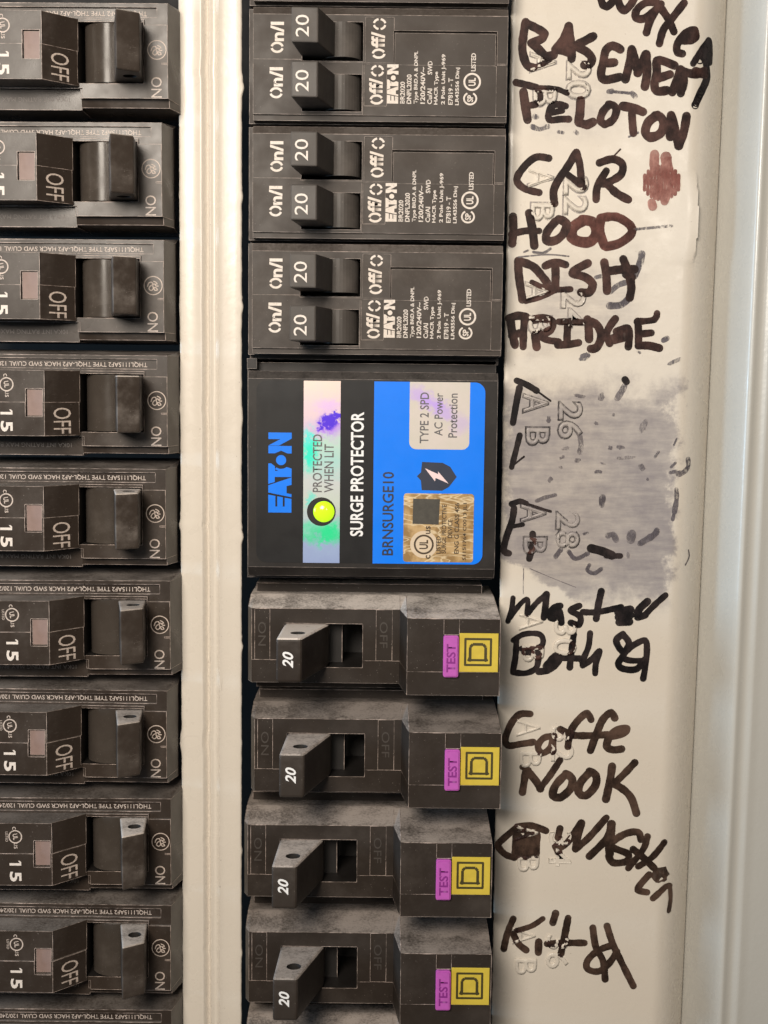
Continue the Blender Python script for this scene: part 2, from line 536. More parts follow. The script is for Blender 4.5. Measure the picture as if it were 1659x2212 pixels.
def lin(axis, a, ha, b, hb):
    if axis == 'x':
        return lambda x, y: ha + (hb - ha) * min(1, max(0, (x - a) / (b - a)))
    return lambda x, y: ha + (hb - ha) * min(1, max(0, (y - a) / (b - a)))

def prism_y(poly, y0, y1, w=0.2, hole=None, seg=2, topscale=None):
    """outline in (x, h) carried along y; hole = (x, h, rx, rh) bored right through"""
    bm = bmesh.new()
    if y0 > y1: y0, y1 = y1, y0
    n = len(poly)
    loops = [poly]
    if hole:
        k = 20
        loops.append([(hole[0] + hole[2] * cos(2 * pi * i / k), hole[1] + hole[3] * sin(2 * pi * i / k)) for i in range(k)])
    va = [[bm.verts.new((x, y0, h)) for x, h in lp] for lp in loops]
    vb = [[bm.verts.new((x, y1, h)) for x, h in lp] for lp in loops]
    tris = geometry.tessellate_polygon([[Vector((x, h, 0)) for x, h in lp] for lp in loops])
    fa, fb = sum(va, []), sum(vb, [])
    for a, b, c in tris:
        bm.faces.new((fa[a], fa[b], fa[c]))
        bm.faces.new((fb[c], fb[b], fb[a]))
    for li, (A, B) in enumerate(zip(va, vb)):
        m = len(A)
        for i in range(m):
            bm.faces.new((A[i], A[(i + 1) % m], B[(i + 1) % m], B[i])).material_index = li
    bmesh.ops.recalc_face_normals(bm, faces=bm.faces)
    if w:
        outer = set(va[0]) | set(vb[0])
        es = [e for e in bm.edges if e.verts[0] in outer and e.verts[1] in outer and len(e.link_faces) == 2
              and abs(e.calc_face_angle(0)) > 0.4]
        bmesh.ops.bevel(bm, geom=es, offset=w, offset_type='OFFSET', segments=seg, profile=0.6, affect='EDGES',
                        clamp_overlap=True, material=-1)
    return bm

def plate(poly, h0, h1, w=0.0, mat=-1, seg=1):
    """flat outline in (x, y) with thickness"""
    bm = bmesh.new()
    a = [bm.verts.new((x, y, h0)) for x, y in poly]
    b = [bm.verts.new((x, y, h1)) for x, y in poly]
    bm.faces.new(a[::-1]); bm.faces.new(b)
    n = len(poly)
    for i in range(n):
        bm.faces.new((a[i], a[(i + 1) % n], b[(i + 1) % n], b[i]))
    bmesh.ops.recalc_face_normals(bm, faces=bm.faces)
    if w:
        es = [e for e in bm.edges if all(v in b for v in e.verts)]
        bmesh.ops.bevel(bm, geom=es, offset=w, offset_type='OFFSET', segments=seg, affect='EDGES', clamp_overlap=True, material=mat)
    return bm

def rrect(x0, x1, y0, y1, r, k=6, corners=(1, 1, 1, 1)):
    """rounded rectangle outline, corners = (x1y1, x0y1, x0y0, x1y0)"""
    if x0 > x1: x0, x1 = x1, x0
    if y0 > y1: y0, y1 = y1, y0
    out = []
    for (cx, cy, a0, on) in ((x1 - r, y1 - r, 0, corners[0]), (x0 + r, y1 - r, 90, corners[1]), (x0 + r, y0 + r, 180, corners[2]), (x1 - r, y0 + r, 270, corners[3])):
        if on:
            for i in range(k + 1):
                a = radians(a0 + 90 * i / k)
                out.append((cx + r * cos(a), cy + r * sin(a)))
        else:
            a = radians(a0 + 45)
            out.append((cx + r * (1 if cos(a) > 0 else -1), cy + r * (1 if sin(a) > 0 else -1)))
    return out

def merge(dst, src):
    me = bpy.data.meshes.new('tmp')
    src.to_mesh(me)
    src.free()
    dst.from_mesh(me)
    bpy.data.meshes.remove(me)

def text_bm(s, cx, cy, h, rot, height=None, length=None, bold=0.0, shear=0.0, space=1.0, extrude=0.0, bev=0.0, align=None):
    """lettering laid on the plane h; height = cap height, length = run of the line (mm); rot in degrees"""
    cu = bpy.data.curves.new('lettering_curve', 'FONT')
    cu.body, cu.size, cu.shear, cu.space_character, cu.offset = s, 1.0, shear, space, bold
    cu.resolution_u = 3
    cu.extrude, cu.bevel_depth, cu.bevel_resolution = 0.0, 0.0, 1
    ob = bpy.data.objects.new('lettering_curve', cu)
    me = ob.to_mesh()
    bm = bmesh.new()
    bm.from_mesh(me)
    ob.to_mesh_clear()
    bpy.data.objects.remove(ob)
    bpy.data.curves.remove(cu)
    if not bm.verts:
        return bm
    x0, x1 = min(v.co.x for v in bm.verts), max(v.co.x for v in bm.verts)
    y0, y1 = min(v.co.y for v in bm.verts), max(v.co.y for v in bm.verts)
    sy = (height / (y1 - y0)) if height else None
    sx = (length / (x1 - x0)) if length else sy
    sy = sy or sx
    bmesh.ops.remove_doubles(bm, verts=bm.verts, dist=1e-5)
    mx, my = (x0 + x1) / 2, (y0 + y1) / 2
    if align == 'start':
        mx = x0
    elif align == 'end':
        mx = x1
    c, s_ = cos(radians(rot)), sin(radians(rot))
    if extrude:
        r = bmesh.ops.extrude_face_region(bm, geom=bm.faces[:])
        top = [e for e in r['geom'] if isinstance(e, bmesh.types.BMVert)]
        for v in top:
            v.co.z = extrude
    for v in bm.verts:
        u, w = (v.co.x - mx) * sx, (v.co.y - my) * sy
        v.co = (cx + u * c - w * s_, cy + u * s_ + w * c, h + v.co.z)
    if extrude and bev:
        bmesh.ops.recalc_face_normals(bm, faces=bm.faces)
        es = [e for e in bm.edges if len(e.link_faces) == 2 and min(v.co.z for v in e.verts) > h + extrude * 0.9
              and e.calc_face_angle(0) > 0.6]
        bmesh.ops.bevel(bm, geom=es, offset=bev, offset_type='OFFSET', segments=2, affect='EDGES', clamp_overlap=True, material=-1)
    return bm

def resample(pts, step):
    """smooth curve through the points (Catmull-Rom), evenly spaced"""
    if len(pts) < 2:
        return pts
    out = []
    n = len(pts)
    for i in range(n - 1):
        p0, p1, p2, p3 = pts[max(0, i - 1)], pts[i], pts[i + 1], pts[min(n - 1, i + 2)]
        d = math.dist(p1, p2)
        k = max(1, int(d / step))
        for j in range(k):
            t = j / k
            out.append(tuple(0.5 * (2 * p1[a] + (p2[a] - p0[a]) * t + (2 * p0[a] - 5 * p1[a] + 4 * p2[a] - p3[a]) * t * t
                                    + (3 * p1[a] - p0[a] - 3 * p2[a] + p3[a]) * t ** 3) for a in range(2)))
    out.append(tuple(pts[-1]))
    return out

STROKE_LOG = []
class Strokes:
    """pen strokes as thin films on a surface; each bit lies a hair above the one before"""
    def __init__(self, hf, lift=0.02, seed=1):
        self.bm = bmesh.new()
        self.hf, self.k, self.lift, self.seed = hf, 0, lift, seed
        self.log = False
    def _h(self):
        self.k += 1
        return self.lift + self.k * 0.00025
    def disc(self, x, y, r, ry=None, ang=0.0, n=14, rag=0.0):
        dh = self._h()
        vsq = []
        for i in range(n):
            a = 2 * pi * i / n
            q = 1 + rag * (noise.noise((x * 3 + cos(a) * 1.5, y * 3 + sin(a) * 1.5, self.seed)))
            u, v = r * q * cos(a), (ry or r) * q * sin(a)
            X, Y = x + u * cos(ang) - v * sin(ang), y + u * sin(ang) + v * cos(ang)
            vsq.append(self.bm.verts.new((X, Y, self.hf(X, Y) + dh)))
        self.bm.faces.new(vsq)
    def line(self, pts, w, smooth=True, rag=0.12, taper=(1.0, 1.0), caps=True):
        q = resample(pts, max(0.25, w * 0.35)) if smooth else pts
        n = len(q)
        rr = []
        SEGS = STROKE_LOG if self.log else []
        for i, p in enumerate(q):
            t = i / max(1, n - 1)
            r = w / 2 * (taper[0] + (taper[1] - taper[0]) * t)
            r *= 1 + rag * noise.noise((p[0] * 0.9, p[1] * 0.9, self.seed))
            rr.append(r)
        for i in range(n - 1):
            (x0, y0), (x1, y1) = q[i], q[i + 1]
            d = math.hypot(x1 - x0, y1 - y0)
            if d < 1e-6:
                continue
            nx_, ny_ = -(y1 - y0) / d, (x1 - x0) / d
            dh = self._h()
            vsq = []
            for (x, y, r, s) in ((x0, y0, rr[i], 1), (x0, y0, rr[i], -1), (x1, y1, rr[i + 1], -1), (x1, y1, rr[i + 1], 1)):
                X, Y = x + nx_ * r * s, y + ny_ * r * s
                vsq.append(self.bm.verts.new((X, Y, self.hf(X, Y) + dh)))
            self.bm.faces.new(vsq)
            SEGS.append((x0, y0, x1, y1, (rr[i] + rr[i + 1]) / 2))
        for i in range(n):
            if (i in (0, n - 1) and caps) or (0 < i < n - 1 and smooth):
                self.disc(q[i][0], q[i][1], rr[i], n=12)
    def arc(self, cx, cy, rx, ry, a0, a1, w, rot=0.0):
        pts = []
        k = max(4, int(abs(a1 - a0) / 12))
        for i in range(k + 1):
            a = radians(a0 + (a1 - a0) * i / k)
            u, v = rx * cos(a), ry * sin(a)
            pts.append((cx + u * cos(rot) - v * sin(rot), cy + u * sin(rot) + v * cos(rot)))
        n = len(pts)
        dh = self._h()
        prev = None
        for i, p in enumerate(pts):
            a, b = pts[max(0, i - 1)], pts[min(n - 1, i + 1)]
            d = math.hypot(b[0] - a[0], b[1] - a[1]) or 1
            nx_, ny_ = -(b[1] - a[1]) / d * w / 2, (b[0] - a[0]) / d * w / 2
            cur = [self.bm.verts.new((p[0] + nx_ * s, p[1] + ny_ * s, self.hf(p[0], p[1]) + dh)) for s in (1, -1)]
            if prev:
                self.bm.faces.new((prev[0], prev[1], cur[1], cur[0]))
            prev = cur
    def poly(self, pts):
        dh = self._h()
        self.bm.faces.new([self.bm.verts.new((x, y, self.hf(x, y) + dh)) for x, y in pts])

def copy_tree(root, loc, label, group=None, rng=None):
    r = root.copy()
    col.objects.link(r)
    r.location = loc
    r['label'] = label
    if group:
        r['group'] = group
    for ch in list(root.children):
        c = ch.copy()
        col.objects.link(c)
        c.parent = r
        for g in ch.children:
            d = g.copy()
            col.objects.link(d)
            d.parent = c
    return r

PITCH = 25.4
SURGE_Y = U(800, 1015, 8.5)[1]
SURGE_X = U(504.7 + 85 / 2.749, 768.1 + 700 / 2.749, 8.6)[0]
M_HOLO = m_holo()
rng = random.Random(7)

# ------------------------------------------------------------------ panel interior (dark box behind the cover)
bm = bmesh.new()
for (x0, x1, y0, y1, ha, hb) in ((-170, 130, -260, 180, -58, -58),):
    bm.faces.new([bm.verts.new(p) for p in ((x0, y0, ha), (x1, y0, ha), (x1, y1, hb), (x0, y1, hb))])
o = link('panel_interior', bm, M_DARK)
o['kind'] = 'structure'

# ------------------------------------------------------------------ cover sheet
FX0, FY0 = U(1519.6, 1115, -9.0)
FX1, FY1 = U(1470.5, 2212, -9.0)
F_SLOPE = (FX1 - FX0) / (FY1 - FY0)
def seam_x(y):
    return FX0 + (y - FY0) * F_SLOPE
ROLL_W = 9.5
DIM = (U(1500, 372, 0)[1], U(1500, 572, 0)[1], U(1503, 470, 0)[0])
def cover_h(x, y):
    d = seam_x(y) - x
    h = 0.0
    if DIM[1] < y < DIM[0]:                 # pressed lip of the catch
        k = (y - DIM[1]) / (DIM[0] - DIM[1])
        bow = sin(pi * k)
        ed = DIM[2] + 0.7 * bow - x
        if ed > 0:
            h += 1.3 * bow ** 0.6 * math.exp(-ed / 2.0)
    if d < ROLL_W:
        t = 1 - max(0.0, d) / ROLL_W
        h -= 9.0 * t * t
    return h

def cover_point(px, py):
    h = 0.0
    for _ in range(5):
        x, y = U(px, py, h)
        h = cover_h(x, y)
    return x, y

def nub(y, seed, base, side):
    """broken twist-out stubs left along the cut edge"""
    v = 0.0
    k = (y - base) / PITCH
    f = k - math.floor(k)
    i = math.floor(k)
    r = random.Random(seed * 91 + i)
    c, w, a = 0.5 + r.uniform(-0.06, 0.06), r.uniform(0.03, 0.065), r.uniform(0.1, 0.55)
    v += a * math.exp(-((f - c) / w) ** 2)
    v += 0.4 * a * math.exp(-((f - c - 0.09) / (w * 0.45)) ** 2)
    v += 0.10 * noise.noise((y * 0.35, seed, 0)) + 0.05 * noise.noise((y * 1.3, seed, 5))
    return v * side

bm = bmesh.new()
ROWS = [170 - 0.6 * i for i in range(int(400 / 0.6))]
TH = -1.1
def sheet(bm, xfun, hfun):
    prev = None
    for y in ROWS:
        xs = xfun(y)
        row = [bm.verts.new((x, y, hfun(x, y, i, xs))) for i, x in enumerate(xs)]
        row = [bm.verts.new((xs[0] + 0.05, y, TH))] + row
        if prev:
            for i in range(len(row) - 1):
                bm.faces.new((prev[i], prev[i + 1], row[i + 1], row[i]))
        prev = row
SL0 = U(389.5, 1106)[0]
SR0 = U(522, 1106)[0]
prof = [(0.0, -0.45), (0.15, -0.12), (0.45, 0.0), (2.5, 0.0), (4.6, 0.0), (4.95, 0.10), (5.25, 0.06), (5.8, -0.32), (6.3, -0.52), (6.75, -0.34), (6.95, -0.12),
        (7.25, -0.13), (7.55, -0.26), (8.2, -0.26), (8.7, -0.05), (9.1, 0.12), (9.5, 0.06), (10.2, 0.0), (12.5, 0.0)]
W0 = SR0 - SL0
def strip_x(y):
    l = SL0 + nub(y, 3, 4.0, -1)
    r = SR0 + nub(y, 8, 2.0, 1)
    return [l + p[0] * (SR0 - l) / W0 for p in prof] + [r - 0.45, r - 0.15, r]
def strip_h(x, y, i, xs):
    hs = [p[1] * (2.4 if 1 < q < len(prof) - 1 else 1) for q, p in enumerate(prof)] + [0.0, -0.10, -0.45]
    return hs[i] + 0.03 * noise.noise((x * 0.2, y * 0.05, 2))
prev = None
for y in ROWS:
    xs = strip_x(y)
    row = [bm.verts.new((x, y, strip_h(x, y, i, xs))) for i, x in enumerate(xs)]
    row = [bm.verts.new((xs[0] + 0.05, y, TH))] + row + [bm.verts.new((xs[-1] - 0.05, y, TH))]
    if prev:
        for i in range(len(row) - 1):
            bm.faces.new((prev[i], prev[i + 1], row[i + 1], row[i]))
    prev = row
CE0 = U(1083, 1106)[0]
prev = None
for y in ROWS:
    l = CE0 + nub(y, 14, 3.0, -1) * 0.6 - 0.12 * noise.noise((y * 0.5, 9, 1))
    sx = seam_x(y)
    fl = [l, l + 0.12, l + 0.4] + [l + 0.4 + (sx - ROLL_W - l - 0.4) * q / 40 for q in range(1, 40)]
    k = 30
    rl = [sx - ROLL_W + ROLL_W * i / k for i in range(k + 1)]
    xs = fl + rl
    hs = [-0.4, -0.12, 0.0] + [cover_h(x, y) for x in fl[3:]] + [cover_h(x, y) for x in rl]
    # pressed dimple of the catch near the rolled edge
    row = [bm.verts.new((x, y, h + 0.05 * noise.noise((x * 0.08, y * 0.06, 4)))) for x, h in zip(xs, hs)]
    row = [bm.verts.new((xs[0] + 0.05, y, TH))] + row + [bm.verts.new((sx - 0.05, y, -14.0))]
    if prev:
        for i in range(len(row) - 1):
            bm.faces.new((prev[i], prev[i + 1], row[i + 1], row[i]))
    prev = row
# rails of the sheet above and below the two rows of openings, outside the picture
for (ya, yb) in ((178.0, 170.0), (-229.6, -238.0)):
    bm.faces.new([bm.verts.new(p) for p in ((SL0, ya, 0), (seam_x(0) - 9, ya, 0), (seam_x(0) - 9, yb, 0), (SL0, yb, 0))])
cover = link('panel_cover', bm, M_PAINT, smooth=True)
cover['label'] = 'cream painted steel cover sheet with handwritten marker names beside the breakers'
cover['category'] = 'panel cover'

# ------------------------------------------------------------------ outer frame with its rolled bead
bm = bmesh.new()
fprof = [(0.12, -14.0), (0.15, -9.4), (0.35, -8.7), (1.2, -6.4), (2.6, -2.7), (3.9, 0.8), (4.8, 3.1), (5.3, 4.0), (5.7, 4.42), (6.1, 4.58), (6.5, 4.55), (7.0, 4.32), (7.7, 4.05), (8.4, 3.98), (9.0, 4.12), (9.5, 4.35), (9.9, 4.45), (10.3, 4.42), (11.0, 4.25), (12.5, 4.1), (22, 3.9), (40, 3.5), (40, -8)]
prev = None
for y in [175 - 4 * i for i in range(104)]:
    sx = seam_x(y)
    row = [bm.verts.new((sx + px, y, ph + 0.06 * noise.noise((px * 0.2, y * 0.04, 7)))) for px, ph in fprof]
    if prev:
        for i in range(len(row) - 1):
            bm.faces.new((prev[i], prev[i + 1], row[i + 1], row[i]))
    prev = row
frame = link('enclosure_rim', bm, M_FRAME, smooth=True)
frame['label'] = 'pale enamelled steel frame with a rolled bead along the edge of the cover'
frame['category'] = 'panel rim'

# ------------------------------------------------------------------ 15 A breakers of the far column (measured on the one beside the surge unit)
def gz(zx, zy):
    return zx / 3.979, 482.8 + zy / 3.979
def gx(zx, h=8.0, zy=1550):
    return U(*gz(zx, zy), h)[0]
def gy(zy, h=8.0, zx=800):
    return U(*gz(zx, zy), h)[1]
GO = (gx(1445), gy(1550), 8.0)
def ge_breaker(label, group):
    t = thing('circuit_breaker', label, 'circuit breaker', GO, group)
    L, F, T = 8.0, 8.6, 15.8
    xl, xr, xe = -108.0, gx(1440), gx(1480)
    yt0, yt1 = gy(1085, 5), gy(1130)
    yb0, yb1 = gy(1912), gy(1992, 6)
    xe = xr + 1.4
    layers = [
        (xl, xe, yt0, yb1, L),
        (xl, xe, yb1, gy(1974, 7), lin('y', yb1, -3.0, gy(1974, 7), 6.4)),
        (xl, xe, gy(1974, 7), yb0, lambda x, y: 6.4 if y < yb0 - 0.01 else 7.0),
        (xl, gx(1348), gy(1163), gy(1246), 7.3),
        (xl, gx(700), gy(1830), yb1, 6.5),
        (gx(690), gx(1245), gy(1266), gy(1830), F),
        (gx(722), gx(1245), gy(1830), yb0, F),
        (gx(1245), xe, gy(1311), yb0, F),
        (xl, gx(378, T), gy(1266, T), gy(1832, T), T),
        (xl, gx(378, T), gy(1266, T), gy(1541, T), T - 0.35),
        (gx(378, T), gx(690, F), gy(1266, T), gy(1832, T), lin('x', gx(378, T), T, gx(690, F), F + 0.5)),
        (gx(378, T), gx(690, F), gy(1266, T), gy(1541, T), lin('x', gx(378, T), T - 0.75, gx(690, F), F - 0.3)),
        (gx(215, T), gx(362, T), gy(1425, T), gy(1665, T), T - 1.3),
        (gx(690), gx(1238), gy(1290), gy(1792), -3.0),
        (gx(1390), xr, gy(1625), gy(1633), F - 0.15),
    ]
    clips = [lin('y', yb1, 5.0, yb0, 8.7), lambda x, y: 16.0]
    ct = lin('y', yt0, -3.0, yt1, 8.2)
    clips = [lambda x, y: (ct(x, y) if y > yt1 - 0.01 else 99), lambda x, y: (lin('x', xr, 8.6, xe, 1.0)(x, y) if x > xr - 0.01 else 99)]
    layers.append((xr, xe, yb0, yt1, 8.3))
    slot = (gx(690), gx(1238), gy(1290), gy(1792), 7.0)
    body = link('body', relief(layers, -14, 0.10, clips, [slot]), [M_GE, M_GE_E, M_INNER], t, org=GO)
    y0, y1 = gy(1293), gy(1789)
    # rounded drum of the switch in its slot, then the lever
    cx, r = gx(925, 8), 5.6
    pts = [(cx + r * cos(a), 3.2 + r * sin(a)) for a in [radians(k) for k in range(-20, 201, 5)]]
    link('switch_drum', prism_y(pts, y0 - 0.15, y1 + 0.15, 0.0), M_DRUM, t, smooth=True, org=GO)
    lev = [(gx(968, 8.0), 6.0), (gx(1000, 21.4), 21.4), (gx(1204, 18), 18.2), (gx(1222, 8), 6.0)]
    hx = (gx(1000, 15) + gx(1200, 15)) / 2 + 0.2
    link('switch_lever', prism_y(lev, y0 - 0.3, y1 + 0.3, 0.5, seg=3, hole=(hx, 14.2, 1.5, 1.5)), [M_GE_L, M_DARK], t, org=GO)
    link('indicator_window', plate(rrect(gx(220, T), gx(358, T), gy(1430, T), gy(1661, T), 0.12, 2), T - 1.5, T - 0.9, 0.14, mat=1), [M_INDIC, M_RIM], t, org=GO)
    bm = bmesh.new()
    merge(bm, text_bm('5', gx(52, T), gy(1752, T), T + 0.03, -90, gx(104, T) - gx(0, T), gy(1706, T) - gy(1797, T), 0.03))
    for q in ([(0, 1628), (104, 1628), (104, 1650), (0, 1650)], [(104, 1628), (92, 1628), (78, 1610), (78, 1606), (90, 1606), (104, 1618)]):
        bm.faces.new([bm.verts.new((gx(a, T), gy(b, T), T + 0.031)) for a, b in q])
    link('rating_number', bm, M_WHITE, t, org=GO)
    bm = bmesh.new()
    slope = (F + 0.5 - T) / (gx(690, F) - gx(378, T))
    merge(bm, text_bm('OFF', gx(531, 12.6), gy(1698, 12.6), 0, -90, 3.1, 5.7, 0.0))
    for v in bm.verts:
        v.co.z = T + slope * (v.co.x - gx(378, T)) + 0.035
    link('off_lettering', bm, M_PALE, t, org=GO)
    link('on_lettering', text_bm('ON', gx(1340, F), gy(1822, F), F + 0.03, -90, 2.35, 4.35, 0.0), M_PALE, t, org=GO)
    link('type_lettering', text_bm('THQL1115AF2 TYPE THQL-AF2 HACR SWD CU/AL 120/240V~', gx(1266, 7.3), gy(1207, 7.3), 7.33, 180, 1.18, 37.5, 0.004, align='start'), M_PALE, t, org=GO)
    link('interrupt_lettering', text_bm('10KA INT RATING MAX BMI', gx(610, 6.5), gy(1908, 6.5), 6.53, 180, 0.95, 17.5, 0.0, align='start'), M_FAINT, t, org=GO)
    # certification ring with letters
    s = Strokes(lambda x, y: T - 0.35, 0.03)
    ux, uy = gx(52, T), gy(1390, T)
    s.arc(ux, uy, 1.42, 1.42, 0, 360, 0.26)
    merge(s.bm, text_bm('UL', ux, uy, T - 0.31, -80, 1.1, 1.35, 0.02))
    merge(s.bm, text_bm('c', ux - 0.25, uy + 2.0, T - 0.31, -90, 0.8, None, 0.0))
    merge(s.bm, text_bm('us', ux + 0.05, uy - 2.1, T - 0.31, -90, 0.8, None, 0.0))
    merge(s.bm, text_bm('LISTED', ux - 1.95, uy, T - 0.31, -90, 0.55, 2.3, 0.0))
    link('certification_mark', s.bm, M_PALE, t, org=GO)
    # round script emblem
    s = Strokes(lambda x, y: F, 0.03)
    ex, ey = gx(1346, F), gy(1516, F)
    s.arc(ex, ey, 2.0, 2.0, 0, 360, 0.20)
    for pts in ([(-1.2, -0.2), (-0.9, 0.55), (-0.3, 0.7), (-0.1, 0.2), (-0.6, -0.1), (-0.9, -0.7), (-0.4, -1.05), (0.05, -0.6), (-0.1, 0.0), (0.2, 0.4)],
                [(0.1, 0.9), (0.5, 0.75), (0.85, 0.35), (0.35, 0.25), (0.6, -0.1), (1.05, -0.1)],
                [(0.2, -0.4), (0.7, -0.5), (0.9, -0.9), (0.35, -1.0), (0.15, -0.6)]):
        s.line([(ex + a * 1.05, ey + b * 1.05) for a, b in pts], 0.22, rag=0.0)
    link('round_emblem', s.bm, M_PALE, t, org=GO)
    return t

GE_LABELS = [
    'black breaker level with the handwritten words BASEMENT and PELOTON, glossy switch, topmost in its column',
    'black breaker level with the handwritten words CAR and HOOD, scuffed shiny switch',
    'black breaker level with the handwritten words DISH and FRIDGE across the cream strip',
    'black 15 amp breaker level with the upper half of the blue surge protector',
    'black 15 amp breaker level with the green lamp and lower half of the surge protector',
    'black 15 amp breaker level with the pink button breaker written Master Bath',
    'black 15 amp breaker level with the pink button breaker written Coffe Nook',
    'black 15 amp breaker level with the pink button breaker written washer',
    'black 15 amp breaker level with the pink button breaker written Kit',
    'black breaker at the foot of its column, only its lettered upper edge showing',
]
# rows counted from the measured one; dx = how far each sits proud of its neighbours sideways
ge_y = {i: (3 - i) * PITCH for i in range(10)}
ge_dx = [0.5, -0.9, -0.6, 0.0, -0.5, 0.4, -0.5, 0.3, 0.2, 0.2]
ge0 = ge_breaker(GE_LABELS[3], 'black 15 amp breakers in one column')
for i in range(10):
    loc = P(GO[0] + ge_dx[i], GO[1] + ge_y[i], GO[2] + rng.uniform(-0.25, 0.25))
    o = ge0 if i == 3 else copy_tree(ge0, loc, GE_LABELS[i])
    o.location = loc
    o.rotation_euler[1] = radians(rng.uniform(-0.35, 0.35))

# ------------------------------------------------------------------ 20 A tandem breakers (measured on the third from the top)
def ez(zx, zy):
    return 504.7 + zx / 2.749, 515.7 + zy / 2.749
def ex_(zx, h=8.5, zy=380):
    return U(*ez(zx, zy), h)[0]
def ey_(zy, h=8.5, zx=800):
    return U(*ez(zx, zy), h)[1]
EO = (ex_(110), ey_(370), 8.5)
def logo(cx, cy, h, length, height, rot, hf=None):
    """block wordmark: E A T dot N, cut by thin slits"""
    bm = bmesh.new()
    W, H = 475.0, 137.0
    c, s_ = cos(radians(rot)), sin(radians(rot))
    kx, ky = length / W, height / H
    n = [0]
    def poly(pts):
        n[0] += 1
        vsq = []
        for (x, y) in pts:
            u, v = (x - W / 2) * kx, (H / 2 - y) * ky
            vsq.append(bm.verts.new((cx + u * c - v * s_, cy + u * s_ + v * c, h + n[0] * 0.0006)))
        bm.faces.new(vsq)
    poly([(0, 0), (36, 0), (36, 137), (0, 137)])
    poly([(36, 0), (106, 0), (99, 42), (36, 42)])
    poly([(36, 53), (97, 53), (91, 86), (36, 86)])
    poly([(36, 97), (89, 97), (82, 137), (36, 137)])
    poly([(92, 137), (119, 0), (162, 0), (210, 137), (166, 137), (158, 108), (116, 108), (110, 137)])
    cx0, cy0, rr = 312, 75, 52
    arcp = [(cx0 + rr * cos(radians(a)), cy0 + rr * sin(radians(a))) for a in range(225, 124, -12)]
    poly([(170, 0), (292, 0), (292, 16)] + arcp[:1] + [(258, 40), (248, 40), (248, 137), (212, 137), (212, 38), (182, 38)])
    poly([(258, 40)] + arcp[1:-1] + [(262, 137), (248, 137), (248, 60)])
    poly([(cx0 + 30 * cos(radians(a)), cy0 + 30 * sin(radians(a))) for a in range(0, 360, 15)])
    poly([(352, 0), (396, 0), (396, 137), (352, 137), (352, 112), (368, 75), (352, 38)])
    poly([(398, 0), (436, 70), (436, 0), (475, 0), (475, 137), (440, 137), (398, 62)])
    return bm

def stencil_o(s, cx, cy, rx, ry, w, gaps, half):
    """ring with bridges: gaps = bridge angles"""
    gaps = sorted(gaps)
    for i, g in enumerate(gaps):
        nx_ = gaps[(i + 1) % len(gaps)] + (360 if i == len(gaps) - 1 else 0)
        s.arc(cx, cy, rx, ry, g + half, nx_ - half, w)

